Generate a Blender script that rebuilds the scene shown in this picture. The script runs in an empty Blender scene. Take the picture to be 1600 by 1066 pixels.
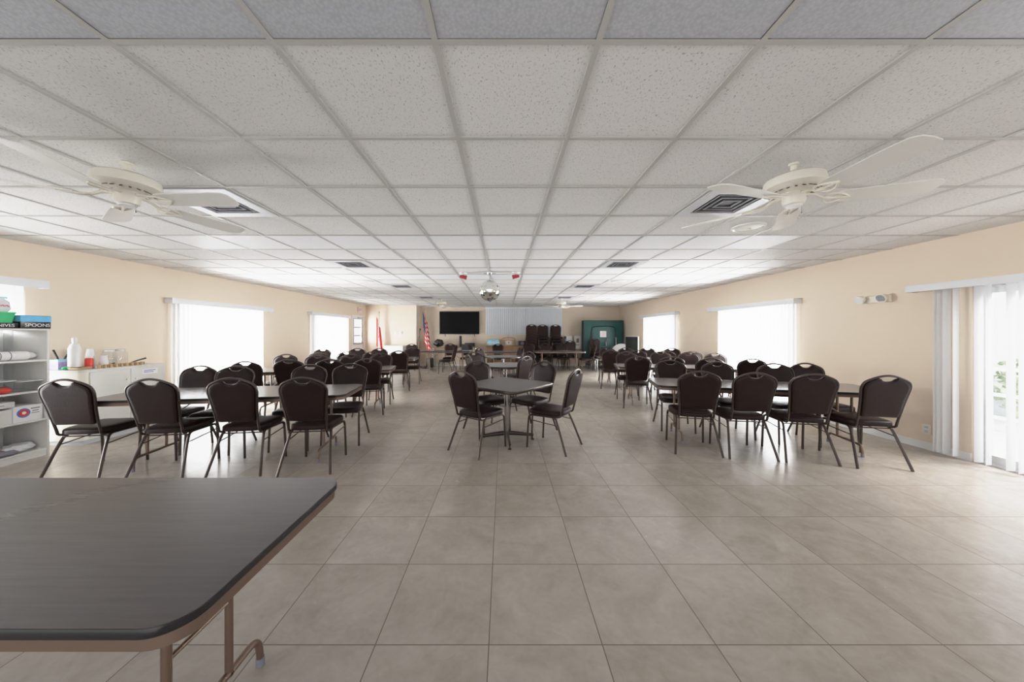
import bpy, bmesh, math, random
from mathutils import Vector, Matrix
random.seed(7)
S = bpy.context.scene
COL = S.collection
PI = math.pi
CAMH = 1.40          # lens height above the floor
CEIL = 2.486         # ceiling height
ORD = ['first', 'second', 'third', 'fourth', 'fifth', 'sixth', 'seventh', 'eighth', 'ninth', 'tenth', 'eleventh', 'twelfth', 'thirteenth']

# ------------------------------------------------------------------ materials
def nd(nt, t, **kw):
    n = nt.nodes.new(t)
    for k, v in kw.items():
        if k.startswith('i_'):
            n.inputs[k[2:].replace('_', ' ')].default_value = v
        else:
            setattr(n, k, v)
    return n

def mat(name, col, rough=0.5, metal=0.0, spec=0.5, var=0.06, scale=18.0, bump=0.0, bscale=None, trans=None):
    m = bpy.data.materials.new(name); m.use_nodes = True
    nt = m.node_tree; b = nt.nodes['Principled BSDF']
    b.inputs['Roughness'].default_value = rough
    b.inputs['Metallic'].default_value = metal
    b.inputs['Specular IOR Level'].default_value = spec
    tc = nd(nt, 'ShaderNodeTexCoord')
    nz = nd(nt, 'ShaderNodeTexNoise'); nz.inputs['Scale'].default_value = scale; nz.inputs['Detail'].default_value = 3
    nt.links.new(tc.outputs['Object'], nz.inputs['Vector'])
    mx = nd(nt, 'ShaderNodeMix', data_type='RGBA')
    mx.inputs['A'].default_value = (*[c * (1 - var) for c in col], 1)
    mx.inputs['B'].default_value = (*[min(1, c * (1 + var)) for c in col], 1)
    nt.links.new(nz.outputs['Fac'], mx.inputs['Factor'])
    nt.links.new(mx.outputs['Result'], b.inputs['Base Color'])
    if bump:
        n2 = nd(nt, 'ShaderNodeTexNoise'); n2.inputs['Scale'].default_value = bscale or scale * 4
        nt.links.new(tc.outputs['Object'], n2.inputs['Vector'])
        bp = nd(nt, 'ShaderNodeBump'); bp.inputs['Strength'].default_value = bump; bp.inputs['Distance'].default_value = 0.004
        nt.links.new(n2.outputs['Fac'], bp.inputs['Height'])
        nt.links.new(bp.outputs['Normal'], b.inputs['Normal'])
    if trans:
        out = nt.nodes['Material Output']
        tr = nd(nt, 'ShaderNodeBsdfTranslucent'); tr.inputs['Color'].default_value = (*trans[1], 1)
        ms = nd(nt, 'ShaderNodeMixShader'); ms.inputs[0].default_value = trans[0]
        nt.links.new(b.outputs[0], ms.inputs[1]); nt.links.new(tr.outputs[0], ms.inputs[2])
        nt.links.new(ms.outputs[0], out.inputs['Surface'])
    return m

def glass(name, col=(1, 1, 1), fac=0.08):
    m = bpy.data.materials.new(name); m.use_nodes = True
    nt = m.node_tree; nt.nodes.remove(nt.nodes['Principled BSDF']); out = nt.nodes['Material Output']
    t = nd(nt, 'ShaderNodeBsdfTransparent'); t.inputs['Color'].default_value = (*col, 1)
    g = nd(nt, 'ShaderNodeBsdfGlossy'); g.inputs['Roughness'].default_value = 0.03
    ms = nd(nt, 'ShaderNodeMixShader')
    lw = nd(nt, 'ShaderNodeLayerWeight')
    nt.links.new(mmath(nt, 'ADD', mmath(nt, 'MULTIPLY', mmath(nt, 'POWER', lw.outputs['Facing'], 5.0), .5), fac * .5), ms.inputs[0]); nt.links.new(t.outputs[0], ms.inputs[1]); nt.links.new(g.outputs[0], ms.inputs[2])
    nt.links.new(ms.outputs[0], out.inputs['Surface'])
    return m

def mmath(nt, op, a, b=None):
    n = nd(nt, 'ShaderNodeMath', operation=op)
    for i, v in enumerate((a, b)):
        if v is None: continue
        if isinstance(v, (int, float)): n.inputs[i].default_value = v
        else: nt.links.new(v, n.inputs[i])
    return n.outputs[0]

def grid_nodes(nt, size, ox, oy, line):
    """position-based square grid: returns (line mask, cell id vector)"""
    g = nd(nt, 'ShaderNodeNewGeometry'); sp = nd(nt, 'ShaderNodeSeparateXYZ')
    nt.links.new(g.outputs['Position'], sp.inputs[0])
    u = mmath(nt, 'DIVIDE', mmath(nt, 'SUBTRACT', sp.outputs[0], ox), size)
    v = mmath(nt, 'DIVIDE', mmath(nt, 'SUBTRACT', sp.outputs[1], oy), size)
    def edge(w):
        f = mmath(nt, 'FRACT', w)
        return mmath(nt, 'MINIMUM', f, mmath(nt, 'SUBTRACT', 1.0, f))
    e = mmath(nt, 'MINIMUM', edge(u), edge(v))
    mask = mmath(nt, 'LESS_THAN', e, line / size / 2)
    cid = nd(nt, 'ShaderNodeCombineXYZ')
    nt.links.new(mmath(nt, 'FLOOR', u), cid.inputs[0]); nt.links.new(mmath(nt, 'FLOOR', v), cid.inputs[1])
    return g, mask, cid.outputs[0]

def floor_material():
    m = bpy.data.materials.new('floor_tile'); m.use_nodes = True
    nt = m.node_tree; b = nt.nodes['Principled BSDF']
    g, mask, cid = grid_nodes(nt, 0.509, -0.0666, 1.4634, 0.0045)
    wn = nd(nt, 'ShaderNodeTexWhiteNoise', noise_dimensions='3D'); nt.links.new(cid, wn.inputs['Vector'])
    add = nd(nt, 'ShaderNodeVectorMath', operation='MULTIPLY_ADD')
    nt.links.new(wn.outputs['Color'], add.inputs[0]); add.inputs[1].default_value = (40, 40, 40); nt.links.new(g.outputs['Position'], add.inputs[2])
    n1 = nd(nt, 'ShaderNodeTexNoise'); n1.inputs['Scale'].default_value = 3.2; n1.inputs['Detail'].default_value = 7; n1.inputs['Roughness'].default_value = .62; n1.inputs['Distortion'].default_value = .9
    nt.links.new(add.outputs[0], n1.inputs['Vector'])
    n2 = nd(nt, 'ShaderNodeTexNoise'); n2.inputs['Scale'].default_value = 16; n2.inputs['Detail'].default_value = 5; n2.inputs['Distortion'].default_value = 1.2
    nt.links.new(add.outputs[0], n2.inputs['Vector'])
    r = nd(nt, 'ShaderNodeValToRGB')
    r.color_ramp.elements[0].position = .30; r.color_ramp.elements[0].color = (.335, .288, .242, 1)
    r.color_ramp.elements[1].position = .70; r.color_ramp.elements[1].color = (.465, .415, .365, 1)
    e = r.color_ramp.elements.new(.5); e.color = (.405, .355, .307, 1)
    k = mmath(nt, 'ADD', mmath(nt, 'MULTIPLY', n1.outputs['Fac'], .72), mmath(nt, 'MULTIPLY', n2.outputs['Fac'], .28))
    k = mmath(nt, 'ADD', k, mmath(nt, 'MULTIPLY', mmath(nt, 'SUBTRACT', wn.outputs['Value'], .5), .10))
    nt.links.new(k, r.inputs[0])
    mx = nd(nt, 'ShaderNodeMix', data_type='RGBA'); mx.inputs['B'].default_value = (.135, .10, .078, 1)
    nt.links.new(mask, mx.inputs['Factor']); nt.links.new(r.outputs[0], mx.inputs['A'])
    nt.links.new(mx.outputs['Result'], b.inputs['Base Color'])
    rr = mmath(nt, 'ADD', mmath(nt, 'MULTIPLY', n2.outputs['Fac'], .14), .17)
    nt.links.new(mmath(nt, 'ADD', rr, mmath(nt, 'MULTIPLY', mask, .4)), b.inputs['Roughness'])
    b.inputs['Specular IOR Level'].default_value = .42
    bp = nd(nt, 'ShaderNodeBump'); bp.inputs['Strength'].default_value = .10; bp.inputs['Distance'].default_value = .004
    nt.links.new(n2.outputs['Fac'], bp.inputs['Height']); nt.links.new(bp.outputs['Normal'], b.inputs['Normal'])
    return m

GX0, GY0, G = -0.256, 1.22, 0.61        # ceiling grid origin and pitch

def ceiling_material():
    m = bpy.data.materials.new('ceiling_tile'); m.use_nodes = True
    nt = m.node_tree; b = nt.nodes['Principled BSDF']
    g, mask, cid = grid_nodes(nt, G, GX0, GY0, .02)
    wn = nd(nt, 'ShaderNodeTexWhiteNoise', noise_dimensions='3D'); nt.links.new(cid, wn.inputs['Vector'])
    mp = nd(nt, 'ShaderNodeMapping'); mp.inputs['Scale'].default_value = (1, .55, 1); nt.links.new(g.outputs['Position'], mp.inputs[0])
    n1 = nd(nt, 'ShaderNodeTexNoise'); n1.inputs['Scale'].default_value = 150; n1.inputs['Detail'].default_value = 2.5; n1.inputs['Distortion'].default_value = .6
    nt.links.new(mp.outputs[0], n1.inputs['Vector'])
    r = nd(nt, 'ShaderNodeValToRGB')
    r.color_ramp.elements[0].position = .30; r.color_ramp.elements[0].color = (.44, .425, .41, 1)
    r.color_ramp.elements[1].position = .42; r.color_ramp.elements[1].color = (.77, .765, .755, 1)
    nt.links.new(n1.outputs['Fac'], r.inputs[0])
    hs = nd(nt, 'ShaderNodeHueSaturation'); nt.links.new(r.outputs[0], hs.inputs['Color'])
    nt.links.new(mmath(nt, 'ADD', .97, mmath(nt, 'MULTIPLY', wn.outputs['Value'], .06)), hs.inputs['Value'])
    nt.links.new(hs.outputs[0], b.inputs['Base Color'])
    b.inputs['Roughness'].default_value = .85; b.inputs['Specular IOR Level'].default_value = .2
    bp = nd(nt, 'ShaderNodeBump'); bp.inputs['Strength'].default_value = .25; bp.inputs['Distance'].default_value = .003
    nt.links.new(n1.outputs['Fac'], bp.inputs['Height']); nt.links.new(bp.outputs['Normal'], b.inputs['Normal'])
    return m

def lens_material(nm, c1, c2, ro):
    m = bpy.data.materials.new(nm); m.use_nodes = True
    nt = m.node_tree; b = nt.nodes['Principled BSDF']
    g = nd(nt, 'ShaderNodeNewGeometry')
    v = nd(nt, 'ShaderNodeTexVoronoi'); v.inputs['Scale'].default_value = 90
    nt.links.new(g.outputs['Position'], v.inputs['Vector'])
    mx = nd(nt, 'ShaderNodeMix', data_type='RGBA')
    mx.inputs['A'].default_value = (*c1, 1); mx.inputs['B'].default_value = (*c2, 1)
    nt.links.new(mmath(nt, 'MULTIPLY', v.outputs['Distance'], 1.2), mx.inputs['Factor']); nt.links.new(mx.outputs['Result'], b.inputs['Base Color'])
    b.inputs['Roughness'].default_value = ro; b.inputs['Specular IOR Level'].default_value = .4
    bp = nd(nt, 'ShaderNodeBump'); bp.inputs['Strength'].default_value = .15; bp.inputs['Distance'].default_value = .003
    nt.links.new(v.outputs['Distance'], bp.inputs['Height']); nt.links.new(bp.outputs['Normal'], b.inputs['Normal'])
    return m

def laminate_material(name, c1, c2, rough=.33):
    m = bpy.data.materials.new(name); m.use_nodes = True
    nt = m.node_tree; b = nt.nodes['Principled BSDF']
    tc = nd(nt, 'ShaderNodeTexCoord'); mp = nd(nt, 'ShaderNodeMapping'); mp.inputs['Scale'].default_value = (3, 60, 3)
    nt.links.new(tc.outputs['Object'], mp.inputs[0])
    n1 = nd(nt, 'ShaderNodeTexNoise'); n1.inputs['Scale'].default_value = 1.5; n1.inputs['Detail'].default_value = 6; n1.inputs['Distortion'].default_value = .4
    nt.links.new(mp.outputs[0], n1.inputs['Vector'])
    mx = nd(nt, 'ShaderNodeMix', data_type='RGBA'); mx.inputs['A'].default_value = (*c1, 1); mx.inputs['B'].default_value = (*c2, 1)
    nt.links.new(n1.outputs['Fac'], mx.inputs['Factor']); nt.links.new(mx.outputs['Result'], b.inputs['Base Color'])
    b.inputs['Roughness'].default_value = rough; b.inputs['Specular IOR Level'].default_value = .5
    return m

M = dict(
    floor=floor_material(), ceil=ceiling_material(), lens=lens_material('prismatic_lens', (.60, .62, .66), (.47, .49, .53), .4), lens_glare=lens_material('glare_lens', (.90, .91, .93), (.80, .81, .83), .5),  # far-row copy of the same lens, reflected window light put into its colour
    wall=mat('wall_paint', (.75, .64, .52), .65, var=.02, scale=2, bump=.05, bscale=160, spec=.3),
    wallw=mat('pale_trim', (.80, .77, .71), .5, var=.02),
    trim=mat('white_trim', (.80, .80, .79), .4, var=.02),
    tbar=mat('grid_metal', (.52, .51, .49), .45, var=.03),
    lam=laminate_material('brown_laminate', (.075, .064, .062), (.10, .088, .085), .27),
    lam2=laminate_material('sheen_laminate', (.15, .13, .122), (.185, .165, .157), .25),  # lighter copy of the tabletop laminate, window sheen put into its colour
    black=mat('black_edge', (.012, .011, .012), .3, var=.1),
    tan=mat('tan_steel', (.20, .135, .10), .38, metal=.55, var=.08),
    vinyl=mat('dark_brown_vinyl', (.018, .0085, .0075), .42, spec=.18, var=.22, scale=9, bump=.25, bscale=120),
    cframe=mat('bronze_tube', (.060, .044, .037), .34, metal=.6, var=.1),
    chrome=mat('dark_chrome', (.26, .23, .21), .2, metal=.95, var=.05),
    slat=mat('white_slat', (.86, .87, .88), .5, var=.015, scale=4, trans=(.45, (.92, .93, .95))),
    valance=mat('white_valance', (.78, .80, .82), .4, var=.015),
    alu=mat('white_aluminium', (.72, .73, .74), .35, metal=.1, var=.02),
    glass=glass('clear_glass'), plastic=glass('clear_plastic', (.93, .94, .95), .14),
    fan=mat('cream_fan', (.80, .765, .68), .35, var=.02),
    blade=mat('cream_blade', (.78, .77, .73), .4, var=.02),
    dark=mat('dark_void', (.02, .02, .025), .6, var=.1),
    vent=mat('vent_metal', (.62, .63, .65), .4, metal=.2, var=.04),
    louv=mat('grey_louver', (.20, .20, .22), .5, var=.05), slatb=mat('blue_white_slat', (.76, .80, .845), .5, var=.02),
    white=mat('white_plastic', (.80, .80, .79), .35, var=.02),
    cream=mat('cream_paint', (.80, .77, .68), .4, var=.02),
    cab=mat('cabinet_laminate', (.66, .655, .62), .35, var=.02),
    shelf=mat('shelf_laminate', (.74, .73, .70), .4, var=.02),
    blackp=mat('black_plastic', (.010, .010, .012), .35, var=.1),
    screen=mat('tv_screen', (.003, .003, .0035), .35, var=.05, spec=.12),
    green=mat('green_table', (.004, .062, .056), .42, var=.08, scale=5),
    wood=mat('brown_wood', (.30, .16, .075), .45, var=.25, scale=6),
    gold=mat('pale_wood', (.46, .33, .19), .45, var=.2, scale=10),
    red=mat('red_cloth', (.62, .03, .035), .7, var=.08), redp=mat('red_plastic', (.65, .05, .03), .35, var=.08),
    wcloth=mat('white_cloth', (.80, .79, .78), .8, var=.03), blue=mat('navy_cloth', (.03, .045, .16), .8, var=.1),
    sky=mat('blue_box', (.10, .42, .72), .4, var=.2, scale=25), grn=mat('green_plastic', (.06, .50, .20), .3, var=.12),
    ltblue=mat('light_blue_wrap', (.35, .62, .80), .35, var=.35, scale=12), pink=mat('pink_print', (.78, .22, .36), .5, var=.1),
    purple=mat('patterned_card', (.42, .30, .55), .5, var=.6, scale=30), paper=mat('white_paper', (.84, .84, .85), .6, var=.02),
    ink=mat('blue_ink', (.12, .16, .45), .6, var=.05), greyink=mat('grey_print', (.22, .22, .26), .6, var=.1),
    bag=mat('pale_plastic_bag', (.72, .73, .74), .25, var=.12, scale=15), mirror=mat('mirror_facet', (.80, .82, .80), .09, metal=1, var=.1),
    steel=mat('steel', (.62, .63, .64), .25, metal=.9, var=.04), tancup=mat('tan_cup', (.62, .45, .26), .5, var=.3, scale=60),
    brownk=mat('dark_brown_card', (.12, .07, .04), .5, var=.2), concrete=mat('concrete', (.62, .61, .58), .8, var=.06, scale=3),
    leaf=mat('leaf', (.52, .58, .46), .6, var=.3), hair=mat('grey_blind_edge', (.55, .57, .60), .5, var=.03),
)

# ------------------------------------------------------------------ mesh helpers
def BM(): return bmesh.new()

def box(bm, x0, x1, y0, y1, z0, z1, bev=0.0):
    r = bmesh.ops.create_cube(bm, size=1)
    vs = r['verts']
    for v in vs:
        v.co = Vector(((x0 + x1) / 2 + v.co.x * (x1 - x0), (y0 + y1) / 2 + v.co.y * (y1 - y0), (z0 + z1) / 2 + v.co.z * (z1 - z0)))
    if bev:
        es = list({e for v in vs for e in v.link_edges})
        bmesh.ops.bevel(bm, geom=es, offset=bev, segments=2, profile=.5, affect='EDGES')
    return bm

def tube(bm, pts, r, n=8, cap=True, flat=1.0):
    pts = [Vector(p) for p in pts]
    rs = r if isinstance(r, (list, tuple)) else [r] * len(pts)
    t0 = (pts[1] - pts[0]).normalized()
    up = Vector((0, 0, 1)) if abs(t0.z) < .9 else Vector((1, 0, 0))
    nrm = t0.cross(up).normalized(); rings = []
    for i, p in enumerate(pts):
        if i == 0: t = t0
        elif i == len(pts) - 1: t = (pts[i] - pts[i - 1]).normalized()
        else: t = ((pts[i] - pts[i - 1]).normalized() + (pts[i + 1] - pts[i]).normalized()).normalized()
        nrm = (nrm - t * nrm.dot(t)).normalized(); bn = t.cross(nrm)
        rings.append([bm.verts.new(p + (nrm * math.cos(a) * flat + bn * math.sin(a)) * rs[i]) for a in [2 * PI * k / n for k in range(n)]])
    for a, b in zip(rings, rings[1:]):
        for k in range(n): bm.faces.new((a[k], a[(k + 1) % n], b[(k + 1) % n], b[k]))
    if cap:
        bm.faces.new(rings[0][::-1]); bm.faces.new(rings[-1])
    return bm

def smooth_path(pts, it=2):
    pts = [Vector(p) for p in pts]
    for _ in range(it):
        q = [pts[0]]
        for a, b in zip(pts, pts[1:]):
            q += [a * .75 + b * .25, a * .25 + b * .75]
        q.append(pts[-1]); pts = q
    return pts

def lathe(bm, prof, n=24, c=(0, 0, 0)):
    rings = []
    for r, z in prof:
        if r < 1e-5: rings.append([bm.verts.new((c[0], c[1], c[2] + z))])
        else: rings.append([bm.verts.new((c[0] + r * math.cos(2 * PI * k / n), c[1] + r * math.sin(2 * PI * k / n), c[2] + z)) for k in range(n)])
    for a, b in zip(rings, rings[1:]):
        if len(a) == 1 and len(b) == 1: continue
        for k in range(n):
            k2 = (k + 1) % n
            if len(a) == 1: bm.faces.new((a[0], b[k2], b[k]))
            elif len(b) == 1: bm.faces.new((a[k], a[k2], b[0]))
            else: bm.faces.new((a[k], a[k2], b[k2], b[k]))
    return bm

def layers(bm, outline, lay, mapf, center=(0, 0)):
    """stack scaled copies of an outline: lay = [(scale_inset, h)], mapf(u,v,h)->xyz; closes both ends"""
    cu, cv = center; rings = []
    for ins, h in lay:
        ring = []
        for (u, v) in outline:
            d = math.hypot(u - cu, v - cv); s = max(0, (d - ins) / d) if d > 1e-6 else 1
            ring.append(bm.verts.new(mapf(cu + (u - cu) * s, cv + (v - cv) * s, h)))
        rings.append(ring)
    n = len(outline)
    for a, b in zip(rings, rings[1:]):
        for k in range(n): bm.faces.new((a[k], a[(k + 1) % n], b[(k + 1) % n], b[k]))
    f1 = bm.faces.new(rings[0][::-1]); f2 = bm.faces.new(rings[-1])
    bmesh.ops.triangulate(bm, faces=[f1, f2])
    return bm

def rrect(w, d, r, n=6):
    pts = []
    for cx, cy, a0 in ((w / 2 - r, d / 2 - r, 0), (-w / 2 + r, d / 2 - r, 90), (-w / 2 + r, -d / 2 + r, 180), (w / 2 - r, -d / 2 + r, 270)):
        for k in range(n + 1):
            a = math.radians(a0 + 90 * k / n); pts.append((cx + r * math.cos(a), cy + r * math.sin(a)))
    return pts

def circ(r, n=40): return [(r * math.cos(2 * PI * k / n), r * math.sin(2 * PI * k / n)) for k in range(n)]

def obj(name, bm, m, parent=None, loc=None, rotz=None, ang=38):
    bmesh.ops.recalc_face_normals(bm, faces=bm.faces[:])
    me = bpy.data.meshes.new(name); bm.to_mesh(me); bm.free()
    for p in me.polygons: p.use_smooth = True
    me.set_sharp_from_angle(angle=math.radians(ang))
    for mm in (m if isinstance(m, (list, tuple)) else [m]): me.materials.append(mm)
    o = bpy.data.objects.new(name, me); COL.objects.link(o)
    if parent: o.parent = parent
    if loc is not None: o.location = loc
    if rotz is not None: o.rotation_euler = (0, 0, rotz)
    return o

def tag(o, label=None, cat=None, group=None, kind=None):
    if label: o['label'] = label
    if cat: o['category'] = cat
    if group: o['group'] = group
    if kind: o['kind'] = kind
    return o

def thing(name, label, cat, loc=(0, 0, 0), rotz=0, group=None):
    o = bpy.data.objects.new(name, None); COL.objects.link(o); o.empty_display_size = .1
    o.location = loc; o.rotation_euler = (0, 0, rotz)
    return tag(o, label, cat, group)

def struct(name, bm, m, parent=None, loc=None, rotz=None):
    o = obj(name, bm, m, parent, loc, rotz)
    if not parent: o['kind'] = 'structure'
    return o

def structroot(name, loc=(0, 0, 0), rotz=0):
    o = bpy.data.objects.new(name, None); COL.objects.link(o); o.location = loc; o.rotation_euler = (0, 0, rotz); o['kind'] = 'structure'
    return o

CH = {}
def kids(o):
    if o.name not in CH: CH[o.name] = [c for c in o.children]
    return CH[o.name]

def dup(root, loc, rotz, label=None, group=None):
    r = root.copy(); COL.objects.link(r); r.location = loc; r.rotation_euler = (0, 0, rotz)
    if label: r['label'] = label
    if group: r['group'] = group
    for ch in list(root.children):
        c = ch.copy(); COL.objects.link(c); c.parent = r
        for g in ch.children:
            d = g.copy(); COL.objects.link(d); d.parent = c
    return r

def text_mesh(s, size, name, m, parent, loc, rot, depth=.001):
    cu = bpy.data.curves.new(name, 'FONT'); cu.body = s; cu.size = size; cu.align_x = 'CENTER'; cu.align_y = 'CENTER'; cu.extrude = depth
    to = bpy.data.objects.new(name + '_tmp', cu); COL.objects.link(to)
    dg = bpy.context.evaluated_depsgraph_get(); me = bpy.data.meshes.new_from_object(to.evaluated_get(dg))
    bpy.data.objects.remove(to); bpy.data.curves.remove(cu)
    me.materials.clear(); me.materials.append(m); me.name = name
    o = bpy.data.objects.new(name, me); COL.objects.link(o); o.parent = parent; o.location = loc; o.rotation_euler = rot
    return o

# ------------------------------------------------------------------ camera
cam = bpy.data.cameras.new('camera'); co = bpy.data.objects.new('camera', cam); COL.objects.link(co)
co.location = (0, 0, CAMH); co.rotation_euler = (PI / 2, 0, 0)
cam.sensor_width = 36; cam.lens = 36 * 510 / 1600; cam.shift_x = 13 / 1600; cam.shift_y = -13 / 1600
cam.clip_start = .05; cam.clip_end = 200
S.camera = co

# ------------------------------------------------------------------ room shell
AL, AR = -math.atan(.027), math.atan(.0225)
def XL(z): return -5.85 + .027 * z
def XR(z): return 5.17 - .0225 * z
Y0, YB, YBL, XRET = -1.6, 13.70, 13.0, -3.49

b = BM(); box(b, -6.3, 5.6, Y0, 13.9, -.12, 0); struct('floor', b, M['floor'])
b = BM(); box(b, -6.1, 5.4, Y0, 13.9, CEIL + .008, CEIL + .10); struct('ceiling', b, M['ceil'])
# T-bar grid
b = BM()
for k in range(-9, 10):
    x = GX0 + G * k
    if -5.78 < x < 5.12: box(b, x - .012, x + .012, Y0, YB, CEIL, CEIL + .012)
struct('trim_1', b, M['tbar'])
b = BM()
for k in range(-4, 21):
    y = GY0 + G * k
    if Y0 < y < YB: box(b, XL(y) if y < YBL else XRET, XR(y), y - .012, y + .012, CEIL + .0005, CEIL + .0125)
struct('trim_2', b, M['tbar'])

def wall_mesh(side, openings, y0, y1):
    b = BM(); sx = -1 if side == 'L' else 1; y = y0
    xa, xb = sorted((0, sx * .14))
    for (a, c, h0, h1) in openings:
        box(b, xa, xb, y, a, 0, CEIL + .05)
        box(b, xa, xb, a, c, h1, CEIL + .05)
        if h0 > 0: box(b, xa, xb, a, c, 0, h0)
        y = c
    box(b, xa, xb, y, y1, 0, CEIL + .05)
    return b
HOP = 1.93
LOP = [(1.85, 3.92, 0, HOP), (5.70, 7.60, 0, HOP), (9.51, 11.46, 0, HOP), (11.88, 12.86, 0, 2.06)]
ROP = [(1.0, 3.55, 0, HOP), (5.68, 7.50, 0, HOP), (9.37, 11.32, 0, HOP)]
struct('wall_left', wall_mesh('L', LOP, Y0, 13.2), M['wall'], loc=(-5.85, 0, 0), rotz=AL)
struct('wall_right', wall_mesh('R', ROP, Y0, 13.85), M['wall'], loc=(5.17, 0, 0), rotz=AR)
b = BM(); box(b, -5.7, XRET, YBL, YBL + .84, 0, CEIL + .05); struct('wall_back_left', b, M['wall'])
b = BM(); box(b, XRET, 5.1, YB, YB + .14, 0, CEIL + .05); struct('wall_back', b, M['wall'])
b = BM(); box(b, XRET - .02, XRET + .012, YBL - .015, YBL + .07, 0, CEIL); box(b, XRET, XRET + .012, YBL + .04, YBL + .10, 0, CEIL); struct('trim_3', b, M['wallw'])

def base(name, side, ops, y0, y1):
    b = BM(); y = y0
    xa, xb = (0, .014) if side == 'L' else (-.014, 0)
    for (a, c, *_) in ops:
        box(b, xa, xb, y, a, 0, .085); y = c
    box(b, xa, xb, y, y1, 0, .085)
    struct(name, b, M['trim'], loc=(-5.85 if side == 'L' else 5.17, 0, 0), rotz=AL if side == 'L' else AR)
base('baseboard_left', 'L', LOP, Y0, 12.99); base('baseboard_right', 'R', ROP, Y0, 13.69)
b = BM(); box(b, -5.49, XRET, YBL - .014, YBL, 0, .085); box(b, XRET, 4.86, YB - .014, YB, 0, .085); struct('baseboard_back', b, M['trim'])

def wl(z, off=0, h=0): return (XL(z) + off * math.cos(AL), z + off * math.sin(AL), h)
def wr(z, off=0, h=0): return (XR(z) - off * math.cos(AR), z - off * math.sin(AR), h)

# windows: sliding glass doors in the openings (local y along wall, +x inward)
def sliding(n, side, a, c, h):
    W = c - a; mid = (a + c) / 2
    root = structroot('window_%d' % n, wl(mid) if side == 'L' else wr(mid), AL if side == 'L' else AR + PI)
    b = BM()
    for y0, y1 in ((-W / 2, -W / 2 + .05), (W / 2 - .05, W / 2)): box(b, -.12, -.02, y0, y1, 0, h)
    box(b, -.12, -.02, -W / 2, W / 2, h - .05, h); box(b, -.12, -.02, -W / 2, W / 2, 0.001, .03)
    obj('window_frame', b, M['alu'], root)
    for s, x in ((-1, -.055), (1, -.09)):
        ya, yb = (-W / 2 + .05, .03) if s < 0 else (-.03, W / 2 - .05)
        b = BM()
        box(b, x - .014, x + .014, ya, ya + .06, .03, h - .05); box(b, x - .014, x + .014, yb - .06, yb, .03, h - .05)
        box(b, x - .014, x + .014, ya + .06, yb - .06, .03, .11); box(b, x - .014, x + .014, ya + .06, yb - .06, h - .11, h - .05)
        sash = obj('window_sash', b, M['alu'], root)
        b = BM(); box(b, x - .003, x + .003, ya + .06, yb - .06, .11, h - .11); obj('window_glass', b, M['glass'], sash)
    b = BM(); box(b, -.03, -.012, -.012, .018, .92, 1.08, .004); obj('door_pull', b, M['blackp'], root)
    return root
nwin = 1
for (a, c, h0, h1) in LOP[:3]: sliding(nwin, 'L', a, c, h1); nwin += 1
for (a, c, h0, h1) in ROP: sliding(nwin, 'R', a, c, h1); nwin += 1

# vertical blinds
def blind(side, za, zb, label, ztop, zs, angs, hang=.09, vh=.095, wand=True, lo=.035):
    """valance from za to zb along the wall, slats at wall positions zs turned by angs (0 = edge to the glass)"""
    mid = (za + zb) / 2; W = zb - za
    root = thing('vertical_blind', label, 'blind', wl(mid) if side == 'L' else wr(mid), AL if side == 'L' else AR + PI)
    sgn = 1 if side == 'L' else -1
    b = BM()
    box(b, .135, .145, -W / 2, W / 2, ztop - vh, ztop, .002); box(b, .002, .137, -W / 2, W / 2, ztop - .012, ztop - .001)
    for y in (-W / 2, W / 2 - .01): box(b, .002, .14, y, y + .01, ztop - vh, ztop - .002)
    obj('valance', b, M['valance'], root)
    b = BM(); box(b, hang - .02, hang + .02, -W / 2 + .05, W / 2 - .05, ztop - .055, ztop - .02); obj('head_rail', b, M['alu'], root)
    proto = None
    for z, an in zip(zs, angs):
        y = (z - mid) * sgn
        if proto is None:
            b = BM(); n = 6; w = .089
            top, bot = ztop - .06, lo
            rows = []
            for zz in (bot, top):
                rows.append([b.verts.new((-w / 2 + w * i / n, .006 * math.sin(PI * i / n), zz)) for i in range(n + 1)])
            for i in range(n): b.faces.new((rows[0][i], rows[0][i + 1], rows[1][i + 1], rows[1][i]))
            proto = obj('slat', b, M['slat'], root); s = proto
        else:
            s = proto.copy(); COL.objects.link(s); s.parent = root
        s.location = (hang, y, 0); s.rotation_euler = (0, 0, math.radians(an) * (1 if side == 'L' else -1))
    if wand:
        y = (W / 2 - .10) * (-1 if side == 'L' else 1) * 1
        b = BM(); tube(b, [(hang + .04, y, ztop - .06), (hang + .04, y, .35)], .004, 6); obj('wand', b, M['white'], root)
    return root
def seq(a, c, st): 
    n = int((c - a) / st); return [a + st * (i + .5) for i in range(n)]
def jit(zs, base, amp): return [base + random.uniform(-amp, amp) for _ in zs]
z = seq(1.85, 3.92, .08); blind('L', 1.8, 4.03, 'white vertical blind behind the bookshelf at the far left edge', 2.035, z, jit(z, 20, 6))
z = seq(5.50, 7.6, .078); blind('L', 5.48, 7.80, 'white vertical blind on the left wall behind the front left tables', 1.99, z, jit(z, -9, 5))
z = seq(9.33, 11.45, .078); blind('L', 9.3, 11.52, 'bluish white vertical blind beside the half-glazed door on the left wall', 2.0, z, jit(z, 62, 6))
z = [3.76, 3.73, 3.685, 3.61, 3.44, 3.37, 3.225, 3.16, 2.9, 2.84, 2.6, 2.52, 2.3, 2.0, 1.94, 1.6, 1.3]
blind('R', .9, 4.02, 'white vertical blind drawn open at the patio door on the far right', 1.97, z, [12, 8, 4, -6, 6, -10, 5, -12, 4, -8, 10, 0, 6, -5, 8, 0, 4], vh=.08)
z = seq(5.52, 7.5, .078); blind('R', 5.52, 7.80, 'wide bright vertical blind on the right wall beyond the emergency light', 1.985, z, jit(z, -14, 5))
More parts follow.
